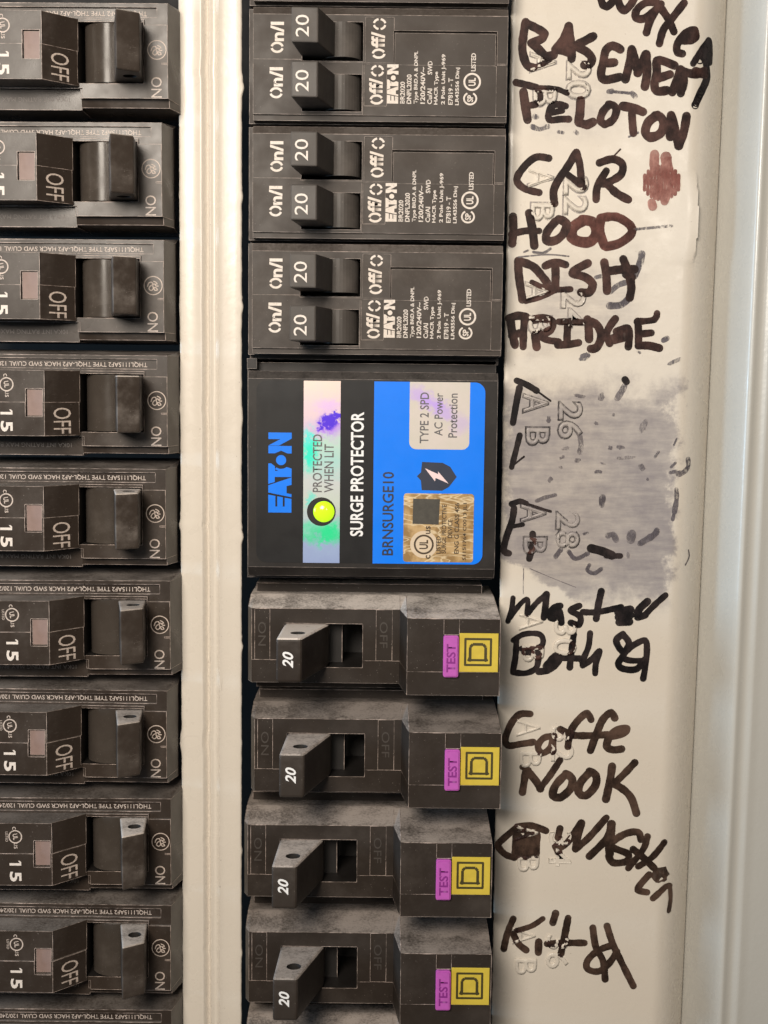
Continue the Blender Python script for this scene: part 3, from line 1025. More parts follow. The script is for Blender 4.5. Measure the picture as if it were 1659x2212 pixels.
def tandem_breaker(label, group):
    t = thing('tandem_circuit_breaker', label, 'circuit breaker', EO, group)
    F = 8.5
    x0, x1 = ex_(110), ex_(1594)
    y0, y1 = ey_(46), ey_(655)
    layers = [
        (ex_(88, 5), x1, ey_(34, 6), ey_(742, 2), 1.0),
        (ex_(88, 5), x1, ey_(34, 6), ey_(695, 6), 5.0),
        (x0, x1, ey_(36, 7), ey_(78), lin('y', ey_(36, 7), 7.4, ey_(78), F)),
        (x0, x1, ey_(78), y1, F),
        (x0, x1, y1, ey_(688, 8), F - 0.5),
        (x0, ex_(392), ey_(338), y1, F + 0.22),
        (ex_(392), ex_(752), ey_(352), y1, F + 0.22),
        (ex_(752), x1, ey_(352), y1, F + 0.05),
        (ex_(766), ex_(930), ey_(92), ey_(352), F - 0.2),
        (ex_(760), ex_(890), ey_(362), ey_(600), F - 0.12),
        (ex_(936), ex_(1524), ey_(181), ey_(365), F + 0.12),
        (ex_(929), ex_(1532), ey_(167), ey_(181), F - 1.1),
        (ex_(1524), ex_(1532), ey_(167), ey_(365), F - 1.1),
        (ex_(929), ex_(936), ey_(167), ey_(352), F - 1.1),
        (ex_(1532), x1, ey_(362), y1, F - 0.1),
        (ex_(395), ex_(752), ey_(120), ey_(345), 0.0),
        (ex_(395), ex_(746), ey_(422), ey_(636), 0.0),
    ]
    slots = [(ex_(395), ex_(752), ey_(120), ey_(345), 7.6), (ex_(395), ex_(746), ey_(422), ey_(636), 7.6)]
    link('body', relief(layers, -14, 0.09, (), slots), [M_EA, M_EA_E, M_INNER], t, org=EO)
    for (ya, yb, ta, tb) in ((92, 296, 140, 265), (401, 611, 456, 580)):
        Y0, Y1 = ey_(ya, 20.5), ey_(yb, 20.5)
        cx, r = ex_(628, 8), 4.3
        pts = [(cx + r * cos(a), 4.4 + r * sin(a)) for a in [radians(k) for k in range(-10, 191, 10)]]
        link('switch_drum', prism_y(pts, Y0 + 0.1, Y1 - 0.1, 0.0), M_EA_L, t, org=EO)
        lev = [(ex_(402, 7), 5.0), (ex_(332, 20.5), 20.6), (ex_(488, 20.5), 20.4), (ex_(520, 17), 16.5), (ex_(600, 7), 6.5)]
        lv = link('switch_lever', prism_y(lev, Y0, Y1, 0.3), M_EA_L, t, org=EO)
        link('rating_number', text_bm('20', ex_(396, 20.55), ey_((ta + tb) / 2, 20.55), 20.66, 90, 2.8, 4.45, 0.0), M_WHITE, lv, org=EO)
    for (oy, ny) in ((270, 0), (540, 1)):
        sh = -5 * ny
        hh_ = F + (0.22 if ny else 0.0)
        s = Strokes(lambda x, y, k=hh_: k, 0.03)
        cy = oy - 8 * ny + 0
        stencil_o(s, ex_(250 + sh), ey_(cy), 1.20, 0.95, 0.50, (0, 180), 12)
        merge(s.bm, text_bm('n/I', ex_(251 + sh), ey_(cy - 91), hh_ + 0.03, 90, 2.95, 4.1, 0.03))
        link('on_lettering', s.bm, M_WHITE, t, org=EO)
    for (y_a, y_b, xc, hh_) in ((95, 325, 842, F - 0.2), (365, 588, 832, F - 0.12)):
        s = Strokes(lambda x, y, k=hh_: k, 0.03)
        n = (y_b - y_a) / 230
        stencil_o(s, ex_(xc), ey_(y_b - 26 * n), 1.25, 0.85, 0.50, (10, 190), 12)
        merge(s.bm, text_bm('ff/', ex_(xc - 4), ey_(y_b - 106 * n), hh_ + 0.03, 90, 3.0, 3.4, 0.03))
        stencil_o(s, ex_(xc + 4), ey_(y_a + 34 * n), 1.25, 1.05, 0.46, (0, 90, 180, 270), 11)
        link('off_lettering', s.bm, M_WHITE, t, org=EO)
    hh_ = F + 0.15
    link('maker_wordmark', logo(ex_(926), ey_(474), hh_, ey_(362) - ey_(587), ex_(958) - ex_(892), 90), M_WHITE, t, org=EO)
    bm = bmesh.new()
    for (xc, ya, yb, tx) in ((984, 460, 586, 'BR2020'), (1022, 418, 587, 'DNPL2020'), (1064, 283, 586, 'Type BRD,A & DNPL'), (1102, 375, 586, '120/240V~'),
                             (1143, 498, 588, 'Cu/Al'), (1143, 340, 418, 'SWD'), (1182, 400, 590, 'HACR Type'), (1224, 300, 589, '2 Pole Unit J-969'),
                             (1265, 436, 590, 'E7819 - T'), (1306, 376, 592, 'LR43556 Dinj'), (1396, 292, 396, 'LISTED')):
        merge(bm, text_bm(tx, ex_(xc), ey_((ya + yb) / 2), hh_, 90, 1.05, ey_(ya) - ey_(yb), 0.028))
    link('rating_lettering', bm, M_WHITE2, t, org=EO)
    s = Strokes(lambda x, y: F + 0.1, 0.03)
    cx, cy = ex_(1390), ey_(457)
    s.arc(cx, cy, 1.72, 1.72, 0, 360, 0.42)
    merge(s.bm, text_bm('UL', cx, cy, F + 0.14, 90, 1.6, 1.7, 0.03))
    cx, cy = ex_(1380), ey_(553)
    s.arc(cx, cy, 1.35, 1.25, 118, 422, 0.38)
    merge(s.bm, text_bm('SP', cx, cy, F + 0.14, 90, 1.3, 1.5, 0.03))
    link('certification_mark', s.bm, M_WHITE, t, org=EO)
    return t
TAN_LABELS = ['charcoal tandem breaker above the BASEMENT one, only its lower edge showing',
              'charcoal tandem breaker beside the handwritten words BASEMENT and PELOTON',
              'charcoal tandem breaker beside the handwritten words CAR and HOOD',
              'charcoal tandem breaker beside the handwritten words DISH and FRIDGE, directly above the surge protector']
ta0 = tandem_breaker(TAN_LABELS[3], 'charcoal tandem breakers with two 20 amp switches')
for i in range(4):
    loc = P(EO[0] + (0.25, 0.15, 0.1, 0)[i], EO[1] + (3 - i) * PITCH, EO[2])
    if i == 3:
        ta0.location = loc
    else:
        copy_tree(ta0, loc, TAN_LABELS[i])

# ------------------------------------------------------------------ surge protector, two modules high
def sz(zx, zy):
    return 504.7 + zx / 2.749, 768.1 + zy / 2.749
def sx_(zx, h=8.6, zy=700):
    return U(*sz(zx, zy), h)[0]
def sy_(zy, h=8.6, zx=800):
    return U(*sz(zx, zy), h)[1]
SO = (sx_(85), SURGE_Y, 8.5)
su = thing('surge_protector', 'black two-module surge protector with a blue label and a lit green lamp', 'surge protector', SO)
F = 8.5
layers = [(sx_(72, 5), sx_(1562), sy_(25, 3), sy_(1330, 3), 1.0),
          (sx_(85), sx_(1560), sy_(98, 8), sy_(142), lin('y', sy_(98, 8), 7.2, sy_(142), F)),
          (sx_(85), sx_(1560), sy_(142), sy_(1262), F),
          (sx_(85), sx_(1560), sy_(1262), sy_(1312, 7), lin('y', sy_(1312, 7), 7.0, sy_(1262), F)),
          (sx_(78, 5), sx_(135, 5), sy_(24, 4), sy_(85, 5), 4.5)]
link('body', relief(layers, -14, 0.08), [M_SU, M_SU_E], su, org=SO)
LH = F + 0.02
lx0, lx1, ly0, ly1 = sx_(135), sx_(1486), sy_(153), sy_(1234)
lab = link('label_sticker', plate(rrect(lx0, lx1, ly0, ly1, 2.3, 8), F - 0.02, LH + 0.08), M_LBLK, su, org=SO)
lh = LH + 0.09
def flat(name, poly, mat, h, parent):
    bm = bmesh.new()
    bm.faces.new([bm.verts.new((x, y, h)) for x, y in poly])
    return link(name, bm, mat, parent, org=SO)
bx0 = sx_(830)
flat('blue_field', rrect(bx0, lx1, ly0, ly1, 2.3, 8, (1, 0, 0, 1)), M_BLUE, lh, lab)
hx0, hx1 = sx_(414), sx_(632)
flat('holographic_band', [(hx0, ly1), (hx1, ly1), (hx1, ly0), (hx0, ly0)], M_HOLO, lh, lab)
px0, px1, py0, py1 = sx_(1040), sx_(1396), ly0, sy_(553)
cream = m_panel_foil()
flat('type_panel', rrect(px0, px1, py0, py1, 1.6, 6, (0, 0, 1, 1)), cream, lh + 0.004, lab)
th_ = lh + 0.02
link('maker_wordmark', logo(sx_(275), sy_(701), th_, sy_(465) - sy_(940), sx_(343) - sx_(205), 90), M_BLUE, lab, org=SO)
link('protection_lettering', text_bm('PROTECTED', sx_(497), sy_(643), th_ + 0.01, 90, 2.1, sy_(472) - sy_(815), 0.012), M_LGREY, lab, org=SO)
link('protection_lettering', text_bm('WHEN LIT', sx_(566), sy_(672), th_ + 0.01, 90, 2.1, sy_(530) - sy_(818), 0.012), M_LGREY, lab, org=SO)
link('title_lettering', text_bm('SURGE PROTECTOR', sx_(733), sy_(706), th_, 90, 2.95, sy_(337) - sy_(1075), 0.022), M_LWHT, lab, org=SO)
link('model_lettering', text_bm('BRNSURGE10', sx_(919), sy_(938), th_, 90, 2.55, sy_(692) - sy_(1188), 0.016), M_LNAVY, lab, org=SO)
for (xc, ya, yb, tx, hgt) in ((1128, 215, 518, 'TYPE 2 SPD', 2.0), (1212, 218, 472, 'AC Power', 1.9), (1297, 220, 482, 'Protection', 2.0)):
    link('type_lettering', text_bm(tx, sx_(xc), sy_((ya + yb) / 2), th_, 90, hgt, sy_(ya) - sy_(yb), 0.012), M_LGREY, lab, org=SO)
# shield with bolt: top of the shield points toward the lamp side
shield = [(1088, 713), (1112, 690), (1118, 628), (1240, 632), (1285, 655), (1325, 715), (1280, 775), (1240, 798), (1118, 796), (1112, 738)]
flat('shield_emblem', [(sx_(a), sy_(b)) for a, b in shield], M_LNAVY, th_ - 0.008, lab)
bolt = [(1135, 665), (1215, 700), (1213, 683), (1277, 755), (1200, 722), (1196, 742)]
flat('bolt_emblem', [(sx_(a), sy_(b)) for a, b in bolt], M_PINKW, th_, lab)
# gold approval sticker
gs = link('approval_sticker', plate(rrect(sx_(1012), sx_(1430), sy_(815), sy_(1222), 0.7, 4), lh + 0.002, lh + 0.05), M_GOLD, lab, org=SO)
gs.parent = su
gh = lh + 0.06
flat('dark_patch', [(sx_(1068), sy_(846)), (sx_(1228), sy_(848)), (sx_(1222), sy_(1000)), (sx_(1066), sy_(996))], simple('dark_print_patch', (0.05, 0.045, 0.035), 0.5, 0.6, 900), gh, gs)
s = Strokes(lambda x, y: gh, 0.0, 3)
cx, cy = sx_(1135), sy_(1118)
s.disc(cx, cy, 3.1, n=28)
link('pale_disc', s.bm, simple('pale_gold_print', (0.62, 0.50, 0.36), 0.5), gs, org=SO)
s = Strokes(lambda x, y: gh, 0.012, 3)
s.arc(cx, cy, 2.05, 2.05, 0, 360, 0.42)
merge(s.bm, text_bm('UL', cx, cy, gh + 0.015, 90, 2.0, 2.1, 0.03))
merge(s.bm, text_bm('c', sx_(1162), sy_(1192), gh + 0.015, 90, 1.1, None, 0.02))
merge(s.bm, text_bm('us', sx_(1160), sy_(1032), gh + 0.015, 90, 1.1, None, 0.02))
for (xc, ya, yb, tx) in ((1222, 1068, 1172, 'LISTED'), (1254, 880, 1170, 'SURGE PROTECTIVE'), (1290, 968, 1078, 'DEVICE'), (1330, 870, 1172, 'ENG G CLASS 4S6'), (1380, 870, 1210, 'S1151764 C0013 JL1')):
    merge(s.bm, text_bm(tx, sx_(xc), sy_((ya + yb) / 2), gh + 0.015, 90, 1.05, sy_(ya) - sy_(yb), 0.02))
link('approval_lettering', s.bm, simple('brown_print', (0.05, 0.03, 0.012), 0.5, 0.3), gs, org=SO)
# lamp: dark well with a domed lens
s = Strokes(lambda x, y: lh, 0.02)
wx, wy = sx_(522), sy_(930)
s.disc(wx, wy, 3.25, n=32)
link('lamp_well', s.bm, M_DARK, su, org=SO)
bm = bmesh.new()
bmesh.ops.create_uvsphere(bm, u_segments=28, v_segments=14, radius=2.65)
for v in bm.verts:
    v.co = (sx_(537) + v.co.x, sy_(930) + v.co.y, lh - 0.6 + v.co.z * 0.55)
link('indicator_lamp', bm, M_LED, su, smooth=True, org=SO)

# ------------------------------------------------------------------ 20 A breakers with pink test buttons (measured on the top one)
def dz(zx, zy):
    return 504.7 + zx / 2.749, 1250.8 + zy / 2.749
def dx_(zx, h=8.5, zy=400):
    return U(*dz(zx, zy), h)[0]
def dy_(zy, h=8.5, zx=600):
    return U(*dz(zx, zy), h)[1]
DO = (dx_(80), dy_(395), 8.5)
def test_breaker(label, group):
    t = thing('test_button_breaker', label, 'circuit breaker', DO, group)
    A, B = 8.5, 19.5
    x0, xa, xb, x1 = dx_(80), dx_(985), dx_(1030, B), dx_(1583, B)
    yt, yb = dy_(176, A, 500), dy_(616, A, 500)
    yc = (yt + yb) / 2
    e1 = 1.9
    ydiv = dy_(483, A, 500)
    full = 12.45
    layers = [
        (x0 + 1.0, x1 - 2.5, yc - full, yc + full, -4.0),
        (x0, xa, yt, yt + e1, lin('y', yt, A, yt + e1, 0.0)),
        (x0, xa, yb - e1, yb, lin('y', yb - e1, 0.0, yb, A)),
        (xa, x1, yt, yt + e1, lin('y', yt, B, yt + e1, 1.0)),
        (xa, x1, yb - e1, yb, lin('y', yb - e1, 1.0, yb, B)),
        (x0, xa, yb, yt, A),
        (xa, xb, yb, yt, lin('x', xa, A, xb, B)),
        (xa, xb, yb, ydiv, lin('x', xa, A - .25, xb, B - .25)),
        (xb, x1, yb, yt, B),
        (x0, xa, yb, ydiv, A - 0.25),
        (xb, x1, yb, ydiv, B - 0.25),
        (dx_(126), dx_(214), yt - 0.15, ydiv, A - 0.16),
        (dx_(846), dx_(940), yt - 0.15, ydiv, A - 0.16),
        (dx_(1248, B), dx_(1338, B), yt - 0.1, dy_(330, B, 1290), B - 0.2),
        (dx_(300), dx_(765), dy_(266), dy_(526), -9.0),
        (dx_(560), dx_(640), dy_(266), dy_(526), 2.5),
    ]
    clips = [lambda x, y: (lin('x', x0, 6.0, x0 + 1.0, 8.5)(x, y) if x < x0 + 1.01 else 99),
             lambda x, y: (lin('x', xa, A, xb, B)(x, y) if xa - 0.01 <= x <= xb + 0.01 else 99)]
    layers.append((x0, x0 + 1.0, yb, yt, A))
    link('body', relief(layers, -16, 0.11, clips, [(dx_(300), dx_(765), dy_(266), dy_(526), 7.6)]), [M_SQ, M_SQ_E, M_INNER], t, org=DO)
    y0, y1 = dy_(268) - 0.15, dy_(523)
    H = 25.0
    lev = [(dx_(312, 8), 4.0), (dx_(300, 8.5), 8.5), (dx_(252, H), H), (dx_(402, H), H), (dx_(560, 9), 8.0), (dx_(566, 8), 4.0)]
    lv = link('switch_lever', prism_y(lev, y0, y1, 0.7, seg=3, hole=(dx_(380, 19), 18.8, 1.65, 1.65)), [M_SQ_L, M_DARK], t, org=DO)
    link('rating_number', text_bm('20', dx_(322, H), dy_(480, H, 320), H + 0.06, 90, 2.35, 3.6, 0.024, shear=0.28), M_LWHT, lv, org=DO)
    bt = link('test_button', plate(rrect(dx_(1246, 20.5), dx_(1336, 20.5), dy_(338, 20.5, 1290), dy_(584, 20.5, 1290), 0.45, 4), B - 0.5, 20.6, 0.3, seg=2), M_MAG, t, org=DO)
    link('test_lettering', text_bm('TEST', dx_(1292, 20.6), dy_(470, 20.6, 1290), 20.62, 90, 2.0, 6.3, 0.022), M_MAGD, bt, org=DO)
    bh = B + 0.25
    bx0, bx1, by0, by1 = dx_(1341, bh), dx_(1572, bh), dy_(323, bh, 1450), dy_(553, bh, 1450)
    bd = link('yellow_badge', plate([(bx0, by0), (bx1, by0), (bx1, by1), (bx0, by1)], B - 0.4, bh, 0.05), M_YEL, t, org=DO)
    s = Strokes(lambda x, y: bh, 0.012)
    def p(a, b):
        return dx_(a, bh), dy_(b, bh, 1450)
    def box(xa_, xb_, ya_, yb_, w):
        for q in ([(xa_, ya_), (xb_, ya_)], [(xb_, ya_), (xb_, yb_)], [(xb_, yb_), (xa_, yb_)], [(xa_, yb_), (xa_, ya_)]):
            s.line([p(*k) for k in q], w, smooth=False, rag=0.0)
    box(1376, 1528, 357, 511, 0.50)
    s.line([p(1395, 482), p(1506, 482)], 0.52, smooth=False, rag=0)
    s.line([p(1398, 470), p(1398, 486)], 0.36, smooth=False, rag=0)
    s.line([p(1502, 470), p(1502, 486)], 0.36, smooth=False, rag=0)
    s.line([p(1405, 484), p(1405, 405), p(1420, 388), p(1482, 388), p(1497, 405), p(1497, 484)], 0.62, smooth=False, rag=0)
    link('square_emblem', s.bm, M_YELK, bd, org=DO)
    bm = text_bm('ON', dx_(168), dy_(330), A - 0.13, -90, 1.8, 5.5)
    merge(bm, text_bm('OFF', dx_(890), dy_(330), A - 0.13, -90, 1.8, 6.0))
    link('moulded_lettering', bm, M_FAINT2, t, org=DO)
    return t
M_FAINT2 = printing('barely_raised_lettering', (0.050, 0.041, 0.035), 0.8)
SQ_LABELS = ['black breaker with pink test button beside the handwritten Master Bath, directly under the surge protector',
             'black breaker with pink test button beside the handwritten Coffe Nook',
             'black breaker with pink test button beside the handwritten word washer',
             'black breaker with pink test button beside the handwritten word Kit',
             'black breaker under the Kit one, only its dusty upper edge showing']
sq0 = test_breaker(SQ_LABELS[0], 'black breakers with pink test buttons')
for i in range(5):
    loc = P(DO[0] + (0.0, 0.7, -0.85, -0.55, -0.5)[i], DO[1] - i * PITCH + (0, -0.1, 0.25, 0.0, 0.0)[i], DO[2])
    if i == 0:
        sq0.location = loc
    else:
        copy_tree(sq0, loc, SQ_LABELS[i])

# ------------------------------------------------------------------ handwriting in marker on the cover
ZY = {1: 0.0, 2: 307.2, 3: 757.1, 4: 1250.8, 5: 1728.1}
def word(name, label, reg, mat, strokes, w=40, blobs=(), seed=1, rag=0.14):
    s = Strokes(cover_h, 0.02 + 0.006 * (seed % 5), seed)
    s.log = mat in (INK_BROWN, INK_BLACK, INK_RED, INK_TAN)
    k = 2.739 * 7.9
    def q(p):
        return cover_point(1053.3 + p[0] / 2.739, ZY[reg] + p[1] / 2.739)
    for st in strokes:
        ww = w
        if isinstance(st[0], (int, float)):
            ww, st = st[0], st[1:]
        s.line([q(p) for p in st], ww / k, rag=rag)
    for (x, y, a, b, g) in blobs:
        X, Y = q((x, y))
        s.disc(X, Y, a / k, b / k, g, 18, 0.45)
    o = link(name, s.bm, mat, cover)
    if label:
        o['label'] = label
    return o

HW = 'handwritten_word'
word(HW, 'black marker word Water running off the top', 1, INK_BROWN, [
    [(665, -30), (682, 30), (705, 40), (740, 10), (762, -30)], [(762, -30), (785, 40), (810, 62), (845, 30), (880, -30)],
    [(1000, 15), (940, 15), (885, 55), (876, 105), (925, 110), (985, 65), (1025, 25)], [(1005, 50), (962, 120), (940, 192)],
    [(1162, 18), (1090, 110), (1040, 175), (1016, 258)], [(1030, 55), (1070, 115), (1102, 188)],
    [(1150, 240), (1205, 240), (1232, 210), (1225, 180), (1180, 190), (1140, 230), (1118, 275), (1125, 312), (1152, 318)], [50, (1195, 205), (1225, 215)]], 38, seed=1)
word('handwritten_arrow', 'black marker arrow pointing up', 1, INK_BLACK, [
    [34, (1216, 376), (1262, 305), (1308, 240)], [34, (1312, 242), (1318, 300), (1314, 368)], [50, (1302, 285), (1290, 350)], [50, (1275, 330), (1255, 350)],
    [(1288, 350), (1300, 450), (1275, 520), (1255, 560), (1228, 622)]], 40, seed=2)
word(HW, 'brown-black marker word BASEMENT', 1, INK_BROWN, [
    [(225, 132), (212, 210), (206, 300), (232, 385), (268, 400)], [(228, 138), (290, 168), (338, 200), (325, 228), (258, 255)],
    [(258, 255), (300, 290), (345, 332), (390, 325)], [26, (385, 330), (372, 352), (320, 382), (262, 402)],
    [(480, 155), (490, 235), (498, 330), (496, 348)], [(478, 158), (450, 230), (402, 290)], [(398, 292), (445, 300), (495, 318)], [60, (468, 240), (455, 285)],
    [(625, 215), (570, 245), (528, 272), (590, 310), (618, 350), (600, 385), (572, 385)],
    [(785, 292), (740, 270), (700, 295), (685, 360), (670, 440), (690, 472), (740, 466), (782, 455)], [(690, 375), (748, 370)],
    [(852, 292), (840, 372), (815, 468)], [(856, 300), (878, 380), (890, 432)], [(886, 432), (910, 380), (935, 322)], [(938, 322), (944, 420), (930, 512)],
    [(1105, 388), (1040, 362), (1000, 360), (1000, 430), (986, 500), (1000, 540), (1060, 535)], [(1005, 465), (1078, 440)],
    [(1140, 412), (1120, 470), (1092, 545)], [(1150, 420), (1160, 480), (1142, 552)], [(1162, 425), (1230, 440), (1285, 420)], [46, (1230, 425), (1285, 440)]], 42, seed=3)
word(HW, 'brown-black marker word PELOTON', 1, INK_BROWN, [
    [34, (168, 488), (220, 500), (290, 518)], [26, (290, 520), (400, 525), (470, 552)], [(212, 545), (222, 620), (236, 708)], [34, (228, 628), (285, 618)], [26, (286, 528), (312, 560), (306, 598), (270, 622)],
    [34, (462, 628), (400, 618), (366, 650), (364, 708), (430, 705), (480, 705)], [30, (370, 668), (442, 655)],
    [(550, 598), (545, 680), (540, 722), (590, 738), (622, 722)],
    [38, (722, 618), (682, 660), (666, 718), (692, 736), (742, 708), (762, 650), (742, 622), (715, 618)],
    [(800, 628), (860, 640), (918, 662)], [38, (852, 650), (856, 720), (862, 788)],
    [(1005, 682), (952, 720), (932, 782), (962, 812), (1022, 790), (1042, 730), (1020, 690), (990, 685)],
    [(1085, 682), (1082, 750), (1080, 808)], [(1088, 690), (1112, 780), (1128, 855)], [(1130, 862), (1160, 780), (1176, 688)]], 44, seed=4)
word(HW, 'black marker word CAR', 2, INK_BROWN, [
    [36, (362, 95), (290, 88), (230, 130), (178, 200), (178, 240), (225, 278), (305, 298)],
    [(525, 62), (470, 150), (420, 222), (390, 290), (396, 362)], [36, (527, 62), (545, 130), (552, 200), (558, 262)], [34, (478, 195), (525, 230), (565, 268)],
    [38, (662, 122), (740, 100), (797, 130), (790, 190), (725, 232), (682, 248)], [38, (702, 170), (650, 260), (642, 338)], [(700, 240), (760, 300), (832, 340)],
    [8, (735, 92), (760, 68), (785, 42)]], 40, seed=5)
word('scribbled_blot', 'reddish marker blot scribbled over', 2, INK_CLOUD, [
    [50, (988, 72), (985, 135)], [50, (1055, 90), (1062, 150)]] + [[17, (930 + 20 * i, 240 - (100 * math.sqrt(max(0.05, 1 - ((i - 5) / 5.6) ** 2)))), (928 + 20 * i, 235 + (105 * math.sqrt(max(0.05, 1 - ((i - 5) / 5.6) ** 2))))] for i in range(11)]
     + [[40, (970, 358), (976, 380)], [40, (1050, 335), (1046, 350)]], 40, seed=6, rag=0.3)
word(HW, 'reddish brown marker word HOOD', 2, INK_BROWN, [
    [(150, 440), (152, 520), (145, 598)], [34, (140, 545), (220, 525), (305, 525)], [(245, 420), (266, 520), (276, 612)],
    [(400, 470), (352, 530), (346, 580), (400, 582), (450, 540), (466, 480), (420, 455)]], 42, seed=7)
word('handwritten_letters', 'reddish marker letters OD smeared together', 2, INK_RED, [
    [54, (560, 468), (508, 500), (498, 560), (540, 588), (610, 588), (648, 530), (620, 470), (560, 462)],
    [46, (668, 455), (664, 530), (690, 612)], [44, (668, 448), (760, 442), (842, 490), (852, 540), (780, 598), (702, 618)]], 46, seed=8)
word(HW, 'black marker word DISH', 2, INK_BROWN, [
    [(180, 702), (186, 800), (206, 930)], [(182, 702), (268, 735), (320, 790), (352, 832)], [26, (262, 828), (320, 855), (400, 872), (320, 915), (225, 942)],
    [38, (340, 732), (400, 710), (462, 725)], [(400, 722), (402, 800), (398, 870)], [30, (350, 858), (420, 872), (490, 870)],
    [(592, 716), (530, 748), (502, 776), (580, 800), (622, 842), (600, 890), (552, 888)],
    [(690, 712), (702, 790), (706, 880)], [(722, 762), (800, 752), (868, 752)], [(802, 692), (835, 780), (850, 860), (840, 920)], [46, (820, 780), (850, 800)]], 42, seed=9)
word('rubbed_stroke', None, 2, INK_FADE, [
    [36, (912, 662), (900, 720), (868, 790)], [28, (725, 885), (780, 842), (846, 825)], [34, (840, 920), (790, 962), (722, 968)], [14, (270, 650), (330, 655), (372, 630)],
    [10, (215, 650), (240, 640)], [20, (640, 800), (672, 792)], [24, (560, 1265), (590, 1258)], [14, (890, 1240), (900, 1246)], [26, (1040, 1172), (1062, 1160)],
    [14, (880, 515), (980, 505), (1090, 495)], [8, (180, 680), (350, 665), (480, 675)]], 30, seed=10)
word(HW, 'black marker word FRIDGE', 2, INK_BROWN, [
    [(125, 1042), (180, 1026), (226, 1034)], [(135, 1052), (146, 1130), (162, 1200)], [38, (142, 1145), (192, 1128)], [38, (218, 1050), (212, 1130), (210, 1210)],
    [(265, 1052), (330, 1042), (382, 1062), (370, 1112), (302, 1142)], [(280, 1140), (290, 1212)], [34, (310, 1152), (360, 1172), (420, 1180)],
    [34, (420, 1062), (480, 1062), (560, 1066)], [38, (475, 1070), (470, 1140), (470, 1190)], [38, (415, 1200), (480, 1196), (538, 1186)],
    [(590, 1048), (598, 1110), (600, 1165)], [(602, 1058), (650, 1085), (672, 1150), (645, 1215), (610, 1222)],
    [38, (755, 1045), (722, 1090), (702, 1140), (722, 1190)], [38, (762, 1120), (828, 1100), (838, 1150), (832, 1210)], [50, (745, 1165), (805, 1150)],
    [34, (1002, 1012), (985, 1050), (882, 1062)], [38, (888, 1060), (892, 1120), (892, 1200)], [36, (900, 1135), (968, 1128)], [40, (890, 1205), (950, 1203), (1015, 1218)]], 42, seed=11)
word('wiped_strokes', 'leftover black marker strokes of a wiped-off name', 3, INK_BLACK, [
    [32, (172, 178), (230, 202), (290, 238)], [10, (290, 238), (372, 298)], [34, (188, 222), (170, 310), (150, 428)], [30, (190, 502), (168, 590), (142, 690)], [10, (150, 680), (215, 628)],
    [30, (142, 908), (190, 892), (228, 905)], [14, (228, 905), (300, 930), (372, 952)], [34, (156, 932), (145, 1005), (112, 1100), (95, 1182), (126, 1200)], [22, (150, 1040), (208, 1030)],
    [34, (266, 1085), (266, 1140), (246, 1232)], [44, (612, 1170), (680, 1188), (735, 1212)], [28, (700, 1215), (785, 1215)], [34, (812, 172), (822, 185)]], 32, seed=12)
word('wiped_smudges', 'grey marker smudges left by wiping', 3, INK_FADE, [
    [30, (818, 190), (800, 230), (768, 282)], [28, (1186, 645), (1186, 690), (1152, 725), (1125, 728)], [26, (1116, 822), (1118, 880), (1105, 955)], [18, (1105, 955), (1095, 1000)],
    [20, (290, 890), (340, 870), (400, 855)], [26, (432, 1180), (402, 1220)], [28, (680, 868), (674, 915)], [30, (712, 1095), (742, 1088), (760, 1122)], [42, (852, 1085), (846, 1120)],
    [32, (1002, 1065), (985, 1090), (900, 1142)], [20, (602, 1268), (590, 1300), (630, 1318), (672, 1292)], [22, (480, 1190), (520, 1232), (592, 1200)], [8, (1188, 1180), (1192, 1220), (1170, 1268)],
    [18, (1080, 722), (1110, 715)], [14, (1085, 690), (1110, 665)], [14, (570, 1085), (592, 1078)], [26, (545, 505), (552, 560), (545, 600)], [10, (1100, 560), (1120, 520)], [14, (990, 630), (1010, 600)],
    [4, (250, 1290), (380, 1345), (520, 1400)], [5, (212, 1290), (210, 1440)]], 30,
    blobs=[(540, 268, 28, 10, -0.2), (670, 278, 16, 24, -0.3), (920, 450, 18, 34, -0.4), (810, 635, 46, 9, 0.05), (655, 717, 24, 9, 0), (370, 762, 12, 16, -0.5), (530, 650, 16, 11, 0),
           (440, 632, 14, 8, 0.5), (460, 578, 20, 9, 0.4), (785, 572, 18, 12, 0), (725, 576, 12, 10, 0), (640, 430, 11, 9, 0), (745, 380, 8, 8, 0), (912, 690, 16, 20, 0.5), (946, 762, 7, 9, 0),
           (830, 1212, 9, 18, 0), (570, 40, 28, 16, 0.5), (1105, 65, 36, 10, 0.5), (680, 668, 14, 5, -0.3), (432, 690, 10, 8, 0), (360, 410, 12, 16, 0)], seed=13, rag=0.3)
word(HW, 'black marker word Master', 4, INK_BLACK, [
    [28, (150, 112), (142, 180), (120, 250)], [26, (132, 230), (195, 145), (236, 122), (232, 205)], [30, (236, 205), (290, 140), (348, 88)], [34, (348, 90), (342, 160), (332, 228)],
    [34, (430, 158), (392, 168), (362, 215), (390, 235), (425, 190), (436, 258)], [44, (400, 180), (418, 200)],
    [34, (542, 158), (492, 185), (548, 222), (540, 270), (492, 258)], [(672, 72), (655, 150), (642, 235)], [32, (562, 195), (650, 195), (790, 165)],
    [46, (772, 195), (842, 182)], [44, (775, 225), (840, 215)], [40, (778, 255), (838, 252)],
    [38, (945, 132), (895, 180), (888, 225), (932, 212)], [32, (930, 212), (990, 150), (1052, 95)]], 36, seed=14)
